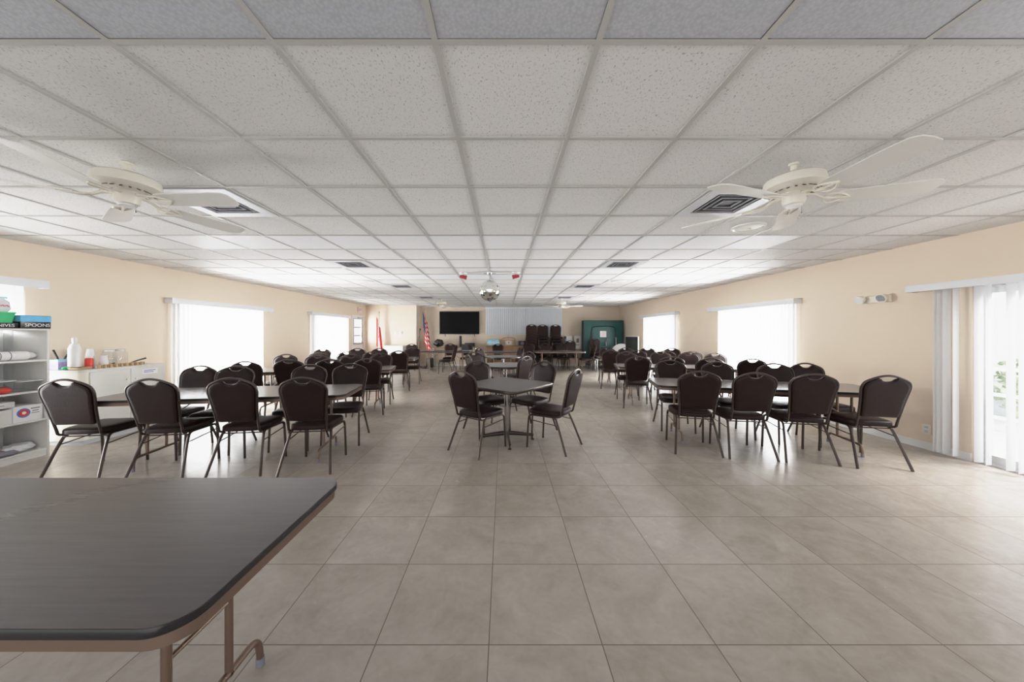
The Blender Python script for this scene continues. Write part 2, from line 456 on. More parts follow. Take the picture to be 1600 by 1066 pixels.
z = seq(9.2, 11.3, .078); blind('R', 9.2, 11.5, 'white vertical blind farthest along the right wall near the green table', 2.0, z, jit(z, -8, 5))
# back-wall blind
root = thing('vertical_blind', 'wide bluish white vertical blind on the back wall beside the television', 'blind', (.81, YB, 0))
b = BM(); box(b, -1.58, 1.58, -.13, -.003, CEIL - .09, CEIL - .006, .004); obj('valance', b, M['valance'], root)
proto = None
for i in range(40):
    x = -1.55 + .0795 * (i + .5)
    if proto is None:
        b = BM(); n = 4; w = .089; rows = []
        for zz in (1.31, CEIL - .08): rows.append([b.verts.new((-w / 2 + w * k / n, -.012 * math.sin(PI * k / n), zz)) for k in range(n + 1)])
        for k in range(n): b.faces.new((rows[0][k], rows[0][k + 1], rows[1][k + 1], rows[1][k]))
        proto = obj('slat', b, M['slatb'], root); s = proto
    else:
        s = proto.copy(); COL.objects.link(s); s.parent = root
    s.location = (x, -.07, 0); s.rotation_euler = (0, 0, math.radians(16 + random.uniform(-3, 3)))
b = BM(); tube(b, [(-.62, -.09, 1.33), (-.62, -.09, 1.1)], .006, 6); obj('wand', b, M['greyink'], root)

# half-glazed door on the left wall
root = structroot('door_1', wl(12.37), AL)
b = BM()
for y0, y1 in ((-.49, -.44), (.44, .49)): box(b, -.1, .012, y0, y1, 0, 2.06)
box(b, -.1, .012, -.44, .44, 2.01, 2.06); obj('door_frame', b, M['trim'], root)
b = BM()
box(b, -.06, -.02, -.44, -.30, .005, 2.01); box(b, -.06, -.02, .30, .44, .005, 2.01); box(b, -.06, -.02, -.30, .30, .005, .98); box(b, -.06, -.02, -.30, .30, 1.90, 2.01)
leaf = obj('door_leaf', b, M['white'], root)
b = BM(); box(b, -.045, -.038, -.30, .30, .98, 1.90); obj('door_glass', b, M['glass'], leaf)
b = BM()
for zz in (1.27, 1.58): box(b, -.055, -.015, -.30, .30, zz, zz + .04)
box(b, -.03, -.008, -.33, -.29, .94, 1.94); box(b, -.03, -.008, .29, .33, .94, 1.94); box(b, -.03, -.008, -.29, .29, .94, .98); box(b, -.03, -.008, -.29, .29, 1.90, 1.94)
obj('muntin', b, M['hair'], leaf)
b = BM(); box(b, -.02, .04, -.02, .28, 1.93, 1.985, .006); tube(b, [(.02, .0, 1.97), (.16, .16, 1.975), (.01, .40, 2.0)], .008, 6); obj('door_closer', b, M['hair'], root)
b = BM(); box(b, -.02, .03, -.36, .36, .98, 1.03, .008); obj('push_bar', b, M['steel'], root)

# ------------------------------------------------------------------ outside
b = BM(); box(b, -16, -6.0, -6, 20, -.25, -.13); box(b, 5.32, 16, -6, 20, -.25, -.13); struct('ground', b, M['concrete'])
rt = thing('patio_railing', 'white railing outside the patio door on the far right', 'railing', (7.6, 2.5, -.13))
for zz in (.95, .55, .2):
    b = BM(); box(b, -.02, .02, -3, 4, zz, zz + .05); obj('rail', b, M['alu'], rt)
for i in range(6):
    b = BM(); box(b, -.03, .03, -3 + 1.4 * i, -2.94 + 1.4 * i, 0, 1.05); obj('post', b, M['alu'], rt)
def shrub(loc, r, label):
    b = BM()
    for i in range(420):
        u = random.uniform(-1, 1); a = random.uniform(0, 2 * PI); k = r * random.uniform(.6, 1.0); q = math.sqrt(1 - u * u)
        p = Vector((k * q * math.cos(a), k * q * math.sin(a), r * .95 + k * u * .9))
        d = Vector((random.uniform(-1, 1), random.uniform(-1, 1), random.uniform(-1, 1))).normalized() * .09
        e = d.cross(Vector((random.random(), random.random(), 1))).normalized() * .05
        b.faces.new([b.verts.new(p + d), b.verts.new(p + e), b.verts.new(p - d), b.verts.new(p - e)])
    tag(obj('shrub', b, M['leaf'], loc=loc), label, 'shrub')
shrub((9.2, 5.6, -.13), .62, 'pale rounded shrub outside the patio door beyond the railing')

# ------------------------------------------------------------------ ceiling fittings
def cell(k, r): return (GX0 + G * (k + .5), GY0 + G * (r + .5))
protoL = None; protos = {}
rows = [(-1, -3, 3, 'the ceiling row nearest the camera'), (4, -6, 5, 'the second row of ceiling light panels'), (8, -6, 5, 'the third row of ceiling light panels'), (13, -6, 5, 'the farthest row of ceiling light panels')]
for (r, ka, kb, desc) in rows:
    for i, k in enumerate(range(ka, kb + 1)):
        cx, cy = cell(k, r); lab = 'grey light panel, %s from left in %s' % (ORD[i], desc)
        protoL = protos.get(r >= 0)
        if protoL is None:
            protoL = protos[r >= 0] = thing('light_panel', lab, 'light panel', (cx, cy, CEIL), 0, 'light panels in the ceiling grid')
            b = BM(); box(b, -.293, .293, -.293, .293, .0045, .0075); obj('diffuser', b, M['lens_glare' if r >= 0 else 'lens'], protoL)
            b = BM()
            for s in (-1, 1):
                box(b, -.298, .298, s * .2955 - .0025, s * .2955 + .0025, .001, .0078); box(b, s * .2955 - .0025, s * .2955 + .0025, -.293, .293, .001, .0078)
            obj('frame', b, M['tbar'], protoL)
        else: dup(protoL, (cx, cy, CEIL), 0, lab, 'light panels in the ceiling grid')

protoV = None
for i, r in enumerate((2, 6, 10, 14)):
    for k, side in ((-4, 'left'), (3, 'right')):
        cx, cy = cell(k, r)
        lab = 'square louvred ceiling vent, %s from the camera on the %s side' % (ORD[i], side)
        if protoV is None:
            protoV = thing('ceiling_vent', lab, 'vent', (cx, cy, CEIL), 0, 'ceiling vents')
            b = BM(); box(b, -.21, .21, -.21, .21, .003, .007); obj('backing', b, M['dark'], protoV)
            b = BM()
            for s in (-1, 1):
                box(b, -.29, .29, min(s * .20, s * .29), max(s * .20, s * .29), -.008, .003); box(b, min(s * .20, s * .29), max(s * .20, s * .29), -.20, .20, -.008, .003)
            obj('frame', b, M['vent'], protoV)
            for q in (.165, .115, .065):
                b = BM()
                for s in (-1, 1):
                    y0, y1 = sorted((s * q, s * (q + .012)))
                    box(b, -q - .012, q + .012, y0, y1, -.007, .003); box(b, y0, y1, -q, q, -.007, .003)
                obj('louver', b, M['louv'], protoV)
        else: dup(protoV, (cx, cy, CEIL), 0, lab, 'ceiling vents')

protoS = None
for (x, y, lab) in ((2.52, 3.36, 'round white ceiling speaker behind the right front fan'), (2.44, 6.92, 'round white ceiling speaker midway along the right ceiling'), (2.44, 9.9, 'small round ceiling speaker farthest back on the right'), (-2.92, 6.95, 'round white ceiling speaker on the left half of the ceiling')):
    if protoS is None:
        protoS = thing('ceiling_speaker', lab, 'speaker', (x, y, CEIL), 0, 'ceiling speakers')
        b = BM(); lathe(b, [(.15, .008), (.15, -.006), (.135, -.014), (.12, -.008), (.12, .006)], 32); obj('rim', b, M['white'], protoS)
        b = BM(); lathe(b, [(.121, -.004), (.06, -.012), (.02, -.014), (.018, -.026), (0, -.028)], 32); obj('grille', b, M['wallw'], protoS)
    else: dup(protoS, (x, y, CEIL), 0, lab, 'ceiling speakers')

def make_fan(loc, a0, label):
    t = thing('ceiling_fan', label, 'ceiling fan', loc, 0, 'cream ceiling fans')
    b = BM(); lathe(b, [(.0, 0.006), (.03, .006), (.03, -.006), (.0, -.008)], 20); obj('canopy', b, M['fan'], t)
    b = BM(); tube(b, [(0, 0, -.004), (0, 0, -.09)], .016, 12); obj('downrod', b, M['fan'], t)
    b = BM(); lathe(b, [(0, -.075), (.05, -.076), (.135, -.084), (.155, -.098), (.162, -.135), (.158, -.150), (.125, -.168), (.09, -.185), (0, -.185)], 40)
    hs = obj('motor_housing', b, M['fan'], t)
    for k in range(20):
        a = 2 * PI * k / 20; b = BM()
        bmesh.ops.create_cube(b, size=1, matrix=Matrix.Rotation(a, 4, 'Z') @ Matrix.Translation((.112, 0, -.1755)) @ Matrix.Rotation(.46, 4, 'Y') @ Matrix.Diagonal((.045, .011, .004, 1)))
        if k == 0: slot = obj('vent_slot', b, M['brownk'], hs)
        else: obj('vent_slot', b, M['brownk'], hs)
    b = BM(); lathe(b, [(0, -.183), (.060, -.185), (.062, -.235), (.055, -.258), (.045, -.265), (0, -.266)], 28); sw = obj('switch_housing', b, M['fan'], t)
    b = BM(); lathe(b, [(.0, -.266), (.045, -.265), (.04, -.274), (.0, -.276)], 24); obj('cap', b, M['white'], sw)
    b = BM(); tube(b, [(.05, 0, -.24), (.052, 0, -.30)], .0018, 5); lathe(b, [(0, -.315), (.006, -.308), (0, -.30)], 8, (.052, 0, 0)); obj('pull_chain', b, M['steel'], sw)
    for k in range(5):
        a = math.radians(a0 + 72 * k); R = Matrix.Rotation(a, 4, 'Z')
        b = BM()
        tilt = Matrix.Rotation(math.radians(-12), 4, 'X')
        out = [(.21, -.052), (.24, -.06), (.58, -.074), (.655, -.070), (.685, -.045), (.69, 0), (.685, .045), (.655, .070), (.58, .074), (.24, .06), (.21, .052)]
        layers(b, out, [(.0, -.003), (.0, .003)], lambda u, v, h: tuple(R @ (Matrix.Translation((0, 0, -.232)) @ (tilt @ Vector((u, v, h))))), (.45, 0))
        bl = obj('blade', b, M['blade'], t)
        b = BM()
        f = lambda x, y, z: tuple(R @ Vector((x, y, z)))
        tube(b, [f(.06, 0, -.20), f(.11, 0, -.205), f(.15, 0, -.230), f(.20, 0, -.239)], .010, 8)
        for s in (-1, 1):
            tube(b, smooth_path([f(.15, 0, -.230), f(.17, s * .045, -.236 - s * .010), f(.215, s * .048, -.240 - s * .0105), f(.26, s * .018, -.239 - s * .004), f(.28, 0, -.239)], 2), .0055, 6)
        tube(b, [f(.19, 0, -.239), f(.285, 0, -.239)], .007, 6)
        obj('blade_iron', b, M['fan'], bl)
    return t
make_fan((-2.42, 2.1, CEIL), 0, 'cream five-blade ceiling fan hanging at the upper left of the photo')
make_fan((1.875, 2.11, CEIL), -18, 'cream five-blade ceiling fan hanging at the upper right of the photo')
make_fan((-2.02, 10.6, CEIL), 20, 'small distant cream ceiling fan above the striped flag')
make_fan((1.87, 10.6, CEIL), -12, 'small distant cream ceiling fan above the chair stacks')

# mirror ball and red spotlights
t = thing('mirror_ball', 'silver mirror ball hanging from the middle of the ceiling', 'mirror ball', (-.25, 5.85, CEIL))
b = BM(); bmesh.ops.create_uvsphere(b, u_segments=44, v_segments=24, radius=.188, matrix=Matrix.Translation((0, 0, -.33)))
o = obj('ball', b, M['mirror'], t, ang=1)
b = BM(); lathe(b, [(0, .004), (.05, .004), (.05, -.02), (.03, -.05), (.0, -.052)], 16)
for q in (-1, 1): box(b, min(0, q * .11), max(0, q * .11), -.012, .012, -.03, -.018)
obj('motor', b, M['steel'], t)
b = BM(); tube(b, [(0, 0, -.04), (0, 0, -.15)], .006, 8); obj('hanger', b, M['steel'], t)
b = BM(); lathe(b, [(0, -.545), (.012, -.54), (.02, -.522), (.035, -.515), (.03, -.508), (0, -.505)], 14); obj('bottom_cap', b, M['greyink'], t)
def spot(loc, s, label):
    t = thing('spotlight', label, 'spotlight', loc, 0, 'red spotlights by the mirror ball')
    b = BM(); lathe(b, [(0, .004), (.07, .004), (.07, -.018), (.05, -.03), (0, -.03)], 18); obj('mount', b, M['white'], t)
    b = BM(); tube(b, [(0, 0, -.02), (s * .03, 0, -.07)], .009, 8); obj('arm', b, M['white'], t)
    b = BM(); tube(b, [(-s * .06, 0, -.06), (-s * .03, 0, -.065), (s * .04, 0, -.078), (s * .06, 0, -.083)], [.022, .030, .036, .042], 16); h = obj('lamp_head', b, mat('dull_red', (.38, .03, .035), .4), t)
    b = BM(); tube(b, [(s * .0585, 0, -.0826), (s * .063, 0, -.0837)], .036, 16); obj('lens', b, M['blackp'], h)
spot((-.74, 5.95, CEIL), 1, 'red spotlight on the ceiling left of the mirror ball')
spot((.22, 5.9, CEIL), -1, 'red spotlight on the ceiling right of the mirror ball')

# ------------------------------------------------------------------ banquet chair
def yb(zv): return -.205 - (zv - .455) * .235
def outline(dx=0.0, dip=True):
    # right half from bottom centre going up, in (x, z)
    half = [(.0, .524), (.10, .523), (.160, .523), (.176, .531), (.182, .56), (.188, .62), (.197, .70), (.208, .78), (.214, .825), (.210, .858), (.196, .886), (.170, .906), (.138, .921), (.110, .933)]
    top = [(.086, .941), (.072, .936), (.055, .917), (.03, .908), (.0, .905)] if dip else [(.08, .945), (.04, .953), (.0, .955)]
    h = [(x - (dx if x > .15 else 0), z) for x, z in half] + top
    return h + [(-x, z) for x, z in h[-2:0:-1]]
def make_chair():
    t = thing('banquet_chair', 'x', 'chair')
    b = BM()
    o = []
    n = 40
    for k in range(n):
        a = 2 * PI * k / n; c, s = math.cos(a), math.sin(a); e = 2 / 5.0
        y = .02 + .222 * abs(s) ** e * (1 if s > 0 else -1)
        w = .215 - .022 * max(0, (.1 - y)) / .3
        o.append((w * abs(c) ** e * (1 if c > 0 else -1), y))
    layers(b, o, [(.02, .415), (.002, .42), (0, .432), (0, .455), (.006, .466), (.022, .474), (.06, .479), (.13, .482)], lambda u, v, h: (u, v, h - (.012 if v > .2 else 0) * max(0, (v - .2) / .042)), (0, .02))
    obj('seat', b, M['vinyl'], t)
    b = BM()
    layers(b, outline(.010), [(.035, -.0222), (.014, -.022), (.003, -.016), (0, -.004), (0, .006), (.004, .016), (.018, .025), (.04, .028), (.065, .028)], lambda u, v, h: (u, yb(v) + h, v), (0, .70))
    obj('backrest', b, M['vinyl'], t)
    # back tube: runs round the pad, bends forward under the seat
    half = [(.176, -.06, .408), (.180, -.14, .409), (.182, -.195, .420), (.183, yb(.465) + .004, .462), (.184, yb(.52), .52), (.188, yb(.57), .57), (.193, yb(.63), .63), (.202, yb(.71), .71), (.212, yb(.78), .78), (.218, yb(.828), .828), (.214, yb(.864), .864), (.200, yb(.893), .893), (.173, yb(.913), .913), (.14, yb(.928), .928), (.11, yb(.941), .941), (.078, yb(.953), .953), (.04, yb(.962), .962), (0, yb(.965), .965)]
    p = smooth_path(half + [(-x, y, z) for x, y, z in half[-2::-1]], 1)
    b = BM(); tube(b, p, .0115, 8); obj('back_frame', b, M['cframe'], t)
    b = BM()
    tube(b, [(-.18, -.06, .407), (.18, -.06, .407)], .009, 6); tube(b, [(-.195, .17, .403), (.195, .17, .403)], .009, 6); tube(b, [(-.19, -.15, .392), (.19, -.15, .392)], .006, 6)
    obj('seat_frame', b, M['cframe'], t)
    for s in (-1, 1):
        b = BM(); tube(b, smooth_path([(s * .185, -.08, .404), (s * .197, .12, .404), (s * .206, .205, .402), (s * .209, .218, .34), (s * .214, .235, .0)], 2), .0125, 8); obj('leg', b, M['cframe'], t)
    for s in (-1, 1):
        b = BM(); tube(b, smooth_path([(s * .186, -.06, .405), (s * .189, -.12, .403), (s * .196, -.155, .36), (s * .244, -.29, .0)], 2), .0125, 8); obj('leg', b, M['cframe'], t)
    for s in (-1, 1):
        b = BM()
        tube(b, [(s * .209, .22, .345), (s * .202, -.175, .315)], .0055, 6); obj('side_brace', b, M['cframe'], t)
    return t
TABLES = [(-1.945, 1.105, 0, 1.22, .381), (-2.956, 3.665, 8, 1.22, .381), (-3.28, 5.97, 11, 1.22, .381), (-3.5, 8.5, 7, 1.22, .381), (3.21, 4.154, -14, 1.22, .381),
          (3.474, 6.42, -13, 1.22, .381), (3.72, 8.55, -10, 1.22, .381), (-2.1, 11.85, 0, .915, .381), (-.05, 11.6, 0, .61, .381), (2.0, 11.85, 0, .915, .381), (.04, 4.25, 50.5, .457, .457), (.03, 6.75, 0, .48, .48), (-.02, 9.2, 0, .48, .48)]
PLACED = []
def clear(x, y, th, front=False):
    """slide a chair back (or sideways from its neighbour) until nothing clips"""
    f = Vector((math.cos(th), math.sin(th))); r = Vector((f.y, -f.x)); p0 = Vector((x, y))
    for _ in range(40):
        back = False; side = 0
        for tx, ty, an, hl, hd in TABLES:
            a = math.radians(an); T_ = Vector((tx, ty))
            def loc(p): q = p - T_; return q.x * math.cos(a) + q.y * math.sin(a), -q.x * math.sin(a) + q.y * math.cos(a)
            for u in (-.22, -.1, 0, .1, .22):
                for d in (.235, .29):
                    lx, ly = loc(p0 + r * u - f * d)
                    if abs(lx) < hl + .015 and abs(ly) < hd + .015: back = True
            if front or hd > .382 or hl < .4: continue
            for u in (-.22, -.11, 0, .11, .22):
                for d in (.0, .12, .25):
                    lx, ly = loc(p0 + r * u + f * d)
                    if hl - .43 < abs(lx) < hl - .27 and abs(ly) < .135: back = True
        for c in PLACED:
            d = p0 - c
            if d.length < .515:
                if abs(d.dot(r)) > abs(d.dot(f)): side = 1 if d.dot(r) > 0 else -1
                else: back = True
        if not back and not side: break
        p0 = p0 - f * (.02 if back else 0) + r * .02 * side
    PLACED.append(p0.copy())
    return p0.x, p0.y
CHAIR = make_chair(); first = [True]
def chair(x, y, th, label, group, z=0, front=False):
    """x,y = centre of the seat on the floor, th = facing angle in degrees (0 = +X)"""
    rz = math.radians(th - 90)
    if z == 0: x, y = clear(x, y, math.radians(th), front)
    if first[0]:
        first[0] = False; CHAIR.location = (x, y, z); CHAIR.rotation_euler = (0, 0, rz); CHAIR['label'] = label; CHAIR['group'] = group; return CHAIR
    return dup(CHAIR, (x, y, z), rz, label, group)
def seen(px, yt):      # where a chair back of standard height stands, from its top in the photo
    Z = 222 / (yt - 519.3); return ((px - 787) * Z / 510, Z)
def chair_top(px, yt, th, label, group):
    x, y = seen(px, yt); a = math.radians(th)
    chair(x + .315 * math.cos(a), y + .315 * math.sin(a), th, label, group)
def chair_feet(x, y, th, label, group):
    a = math.radians(th); chair(x + .29 * math.cos(a), y + .29 * math.sin(a), th, label, group, 0, True)
def lab(i, side, tb): return 'brown vinyl chair, %s from left on the %s side of %s' % (ORD[i], side, tb)

T_L1 = 'the front left table'; T_L2 = 'the middle left table'; T_L3 = 'the rear left table'
T_R1 = 'the front right table'; T_R2 = 'the middle right table'; T_R3 = 'the rear right table'
gL, gR, gC = 'chairs around the left long tables', 'chairs around the right long tables', 'chairs around the centre tables'
for i, (x, y) in enumerate([(-4.075, 3.07), (-3.31, 3.08), (-2.615, 3.15), (-1.955, 3.19)]): chair_feet(x, y, 97, lab(i, 'near', T_L1), gL)
for i, (x, y) in enumerate([(2.215, 3.70), (2.74, 3.57), (3.28, 3.46), (3.88, 3.32)]): chair_feet(x, y, (77, 82, 78, 82)[i], lab(i, 'near', T_R1), gR)
def rowtops(l, th, side, tb, g):
    for i, (px, yt) in enumerate(l): chair_top(px, yt, th + (-4, 3, -2, 4)[i % 4], lab(i, side, tb), g)
rowtops([(296, 573.5), (363, 572), (484.5, 570), (538, 568.5)], 279, 'far', T_L1, gL)
rowtops([(383.5, 564.5), (447, 561.5), (515, 561), (575, 559.6)], 101, 'near', T_L2, gL)
rowtops([(439, 554.4), (491, 555.2), (545.5, 554), (594.5, 552.6)], 281, 'far', T_L2, gL)
rowtops([(498, 550.4), (538, 549.2), (582, 549.2), (623, 548)], 98, 'near', T_L3, gL)
rowtops([(501, 544.8), (556, 544.6), (593, 544), (644.5, 543)], 278, 'far', T_L3, gL)
rowtops([(1047, 562.8), (1120, 565.3), (1210, 568), (1260, 568.3)], 258, 'far', T_R1, gR)
rowtops([(995, 555.4), (1049.5, 557), (1110, 559.4), (1176, 560.3)], 77, 'near', T_R2, gR)
rowtops([(979, 550), (1032, 549), (1068, 550), (1113, 551.8)], 257, 'far', T_R2, gR)
rowtops([(955, 546.8), (996, 547), (1040, 547.6), (1079, 548.5)], 78, 'near', T_R3, gR)
rowtops([(949, 543.3), (978, 543), (1011.5, 543), (1049.5, 543.5)], 258, 'far', T_R3, gR)
# centre tables
chair_feet(-.47, 3.735, 52, 'dark brown vinyl banquet chair at the near left corner of the square table', gC)
chair_feet(.84, 3.88, 146, 'dark brown vinyl banquet chair at the near right of the square table, turned sideways', gC)
chair_top(851, 564.8, 225, 'greyish brown banquet chair at the far right of the square table', gC)
chair_top(745.5, 564.3, 305, 'dark brown banquet chair at the far left of the square table', gC)
chair_top(733, 554.6, 20, 'grey-looking banquet chair turned sideways at the left of the nearer round table', gC)
chair_top(749, 551, 305, 'dark banquet chair at the far left of the nearer round table', gC)
chair_top(822, 556.3, 140, 'brown banquet chair at the right of the nearer round table', gC)
chair_top(827, 549, 215, 'grey banquet chair at the far right of the nearer round table', gC)
chair_top(754, 543.6, 330, 'grey banquet chair at the left of the farther round table', gC)
chair_top(813, 542, 200, 'grey banquet chair at the right of the farther round table', gC)
# back rows
gB = 'chairs at the back tables'
for x, y, th, l in ((-2.07, 12.36, 270, 'brown banquet chair behind the back left table, below the television, left of two'), (-1.42, 12.36, 270, 'brown banquet chair behind the back left table, below the television, right of two'),
                    (-.22, 12.3, 270, 'dark brown banquet chair behind the grey table in front of the blue package'),
                    (.98, 12.36, 270, 'banquet chair behind the back right table, leftmost of three'), (1.62, 12.4, 270, 'banquet chair behind the back right table, middle of three'), (2.25, 12.38, 270, 'banquet chair behind the back right table, rightmost of three'),
                    (3.0, 11.85, 178, 'banquet chair turned sideways at the right end of the back right table'),
                    (-2.55, 11.35, 172, 'banquet chair turned sideways in front of the back left table'),
                    (-3.5, 12.2, 275, 'mauve banquet chair in the far left corner by the white chest')):
    chair(x, y, th, l, gB)
gS = 'stacked chairs by the back blind'
for x, y, n, nm in ((1.10, 13.22, 8, 'left'), (1.585, 13.05, 8, 'middle'), (2.11, 13.05, 8, 'right')):
    for k in range(n):
        lv = 'lowest' if k == 0 else 'topmost' if k == n - 1 else ORD[k] + ' from the floor'
        chair(x, y - .012 * k, 90 if nm == 'left' else 270, 'brown chair, %s in the %s chair stack by the back blind' % (lv, nm), gS, z=.108 * k)
for k in range(2): chair(2.70, 12.98, 270, 'mauve brown banquet chair, %s of a pair stacked before the white posters' % ('lower', 'upper')[k], gS, z=.108 * k)
for k in range(3): chair(3.55, 12.47, 270, 'mauve banquet chair, %s of three stacked in front of the green table' % ('lowest', 'middle', 'topmost')[k], gS, z=.108 * k)

# ------------------------------------------------------------------ tables
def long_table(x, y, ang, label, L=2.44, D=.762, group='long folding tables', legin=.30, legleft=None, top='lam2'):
    t = thing('folding_table', label, 'table', (x, y, 0), math.radians(ang), group)
    m = lambda u, v, h: (u, v, h)
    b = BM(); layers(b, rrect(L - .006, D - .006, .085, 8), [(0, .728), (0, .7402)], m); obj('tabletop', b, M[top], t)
    b = BM(); layers(b, rrect(L, D, .088, 8), [(.004, .716), (0, .720), (0, .736), (.004, .7395)], m); obj('edge_band', b, M['black'], t)
    b = BM(); layers(b, rrect(L - .016, D - .016, .08, 8), [(0, .684), (0, .7165)], m); obj('apron', b, M['tan'], t)
    for s in (-1, 1):
        px = s * (L / 2 - (legin if s > 0 else legleft or legin))
        for q in (-1, 1):
            b = BM(); tube(b, [(px, q * .113, .685), (px, q * .113, .12)], .0135, 10); obj('leg', b, M['tan'], t)
        b = BM(); tube(b, smooth_path([(px, -.27, 0), (px, -.265, .09), (px, -.235, .128), (px, -.18, .128), (px, .18, .128), (px, .235, .128), (px, .265, .09), (px, .27, 0)], 2), .0135, 10)
        fb = obj('foot_bar', b, M['tan'], t)
        for q in (-1, 1):
            b = BM(); tube(b, [(px, q * .27, .0), (px, q * .269, .035)], .016, 10); obj('foot_cap', b, M['greyink'], fb)
        b = BM(); tube(b, [(px, 0, .40), (px - s * .42, 0, .685)], .007, 8); tube(b, [(px, -.113, .40), (px, .113, .40)], .008, 8); obj('brace', b, M['tan'], t)
    return t
long_table(-1.945, 1.105, 0, 'long dark brown folding table with tan steel rim in the near left foreground', legin=.30, top='lam')
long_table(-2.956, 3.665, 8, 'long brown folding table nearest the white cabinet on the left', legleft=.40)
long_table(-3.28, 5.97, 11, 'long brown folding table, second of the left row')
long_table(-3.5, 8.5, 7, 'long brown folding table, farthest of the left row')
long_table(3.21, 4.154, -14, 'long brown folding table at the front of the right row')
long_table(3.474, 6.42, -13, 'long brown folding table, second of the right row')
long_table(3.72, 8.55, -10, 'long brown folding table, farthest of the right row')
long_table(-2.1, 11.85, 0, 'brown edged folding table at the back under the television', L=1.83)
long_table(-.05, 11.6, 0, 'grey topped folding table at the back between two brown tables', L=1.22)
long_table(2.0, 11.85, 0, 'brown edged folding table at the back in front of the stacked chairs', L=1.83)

def pedestal(t, R, z=.70):
    b = BM(); lathe(b, [(.0, .10), (.036, .10), (.036, z), (.0, z)], 20); obj('column', b, M['chrome'], t)
    b = BM(); lathe(b, [(0, z - .012), (.14, z - .012), (.15, z), (0, z)], 20); obj('top_plate', b, M['cframe'], t)
    for k in range(4):
        a = PI / 2 * k + PI / 4; c, s = math.cos(a), math.sin(a)
        b = BM(); tube(b, [(c * .02, s * .02, .098), (c * R * .5, s * R * .5, .082), (c * R, s * R, .060)], [.030, .024, .018], 10, flat=.8); br = obj('base_arm', b, M['cframe'], t)
        b = BM(); lathe(b, [(0, 0), (.022, 0), (.022, .012), (.008, .02), (.008, .05), (0, .05)], 12, (c * (R - .01), s * (R - .01), 0)); obj('glide', b, M['cframe'], br)
t = thing('square_table', 'square dark brown pedestal table turned cornerwise in the centre of the room', 'table', (.04, 4.25, 0), math.radians(50.5 - 45 + 45))
m3 = lambda u, v, h: (u, v, h)
b = BM(); layers(b, rrect(.907, .907, .075, 8), [(0, .728), (0, .7403)], m3); obj('tabletop', b, laminate_material('square_laminate', (.085, .070, .066), (.105, .09, .085), .4), t)
b = BM(); layers(b, rrect(.914, .914, .078, 8), [(.006, .702), (0, .710), (0, .734), (.004, .7395)], m3); obj('edge_band', b, M['cframe'], t)
pedestal(t, .35)
for x, y, l in ((.03, 6.75, 'round grey-topped pedestal table just behind the square table'), (-.02, 9.2, 'round grey-topped pedestal table farther back in the centre aisle')):
    t = thing('round_table', l, 'table', (x, y, 0), .3, 'round centre tables')
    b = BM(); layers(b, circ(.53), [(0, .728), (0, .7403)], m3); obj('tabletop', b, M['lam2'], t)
    b = BM(); layers(b, circ(.534), [(.005, .705), (0, .71), (0, .734), (.004, .7395)], m3); obj('edge_band', b, M['black'], t)
    pedestal(t, .33)

# ------------------------------------------------------------------ left wall furniture
SX0, SX1 = -5.70, -5.23
t = thing('bookshelf', 'white open bookshelf with kitchen supplies at the far left edge', 'bookshelf', (0, 0, 0))
ZA, ZB = 2.86, 3.76
for y0, y1 in ((ZA, ZA + .02), (ZB - .02, ZB)):
    b = BM(); box(b, SX0, SX1, y0, y1, 0, 1.425, .002); obj('side_panel', b, M['shelf'], t)
b = BM(); box(b, SX0, SX0 + .008, ZA + .02, ZB - .02, .06, 1.40); obj('back_panel', b, M['shelf'], t)
b = BM(); box(b, SX0, SX1 + .004, ZA, ZB, 1.4255, 1.445, .003); obj('top_board', b, M['shelf'], t)
SHZ = [.085, .425, .75, 1.095]
for z in SHZ:
    b = BM(); box(b, SX0 + .008, SX1 - .003, ZA + .02, ZB - .02, z - .02, z, .002); obj('shelf', b, M['shelf'], t)
b = BM(); box(b, SX1 - .03, SX1 - .01, ZA + .02, ZB - .02, 0, .065); obj('kick_board', b, M['shelf'], t)

def card_box(name, label, cat, x0, x1, y0, y1, z0, z1, m, prints=(), group=None, band=None):
    """a carton standing with its printed face to +X"""
    t = thing(name, label, cat, (x0, y0, z0), 0, group)
    b = BM(); box(b, 0, x1 - x0, 0, y1 - y0, 0, z1 - z0, .004); obj('carton', b, m, t)
    if band:
        b = BM(); box(b, -.001, x1 - x0 + .002, -.001, y1 - y0 + .001, (z1 - z0) * band[0], (z1 - z0) * band[1]); obj('coloured_band', b, band[2], t)
    for (s, size, mm, fy, fz) in prints:
        if isinstance(s, float):      # an illegible line of print
            b = BM(); yc, zc = (y1 - y0) * fy, (z1 - z0) * fz; box(b, x1 - x0 + .0002, x1 - x0 + .0012, yc - s / 2, yc + s / 2, zc - size / 2, zc + size / 2); obj('print', b, mm, t); continue
        text_mesh(s, size, 'print', mm, t, (x1 - x0 + .004, (y1 - y0) * fy, (z1 - z0) * fz), (PI / 2, 0, PI / 2))
    return t
ZT = 1.446
card_box('cutlery_box', 'flat black and blue cutlery box lettered SPOONS on top of the bookshelf', 'box', -5.52, -5.235, 3.535, 3.775, ZT, ZT + .145, M['blackp'], [('SPOONS', .052, M['paper'], .54, .25)], 'cutlery boxes', (.52, .97, M['sky']))
card_box('cutlery_box', 'flat dark cutlery box lettered KNIVES under the green tub', 'box', -5.52, -5.24, 3.25, 3.525, ZT, ZT + .06, M['blackp'], [('KNIVES', .046, M['paper'], .62, .5)], 'cutlery boxes')
t = thing('storage_tub', 'green plastic tub on the cutlery box at the far left edge', 'tub', (-5.365, 3.40, ZT + .061))
b = BM(); layers(b, rrect(.24, .24, .03), [(.018, 0), (0, .10), (-.008, .102), (-.008, .112), (.01, .113)], m3); obj('tub_body', b, M['grn'], t)
b = BM(); box(b, .121, .124, -.10, -.02, .03, .085); obj('label_patch', b, M['paper'], t)
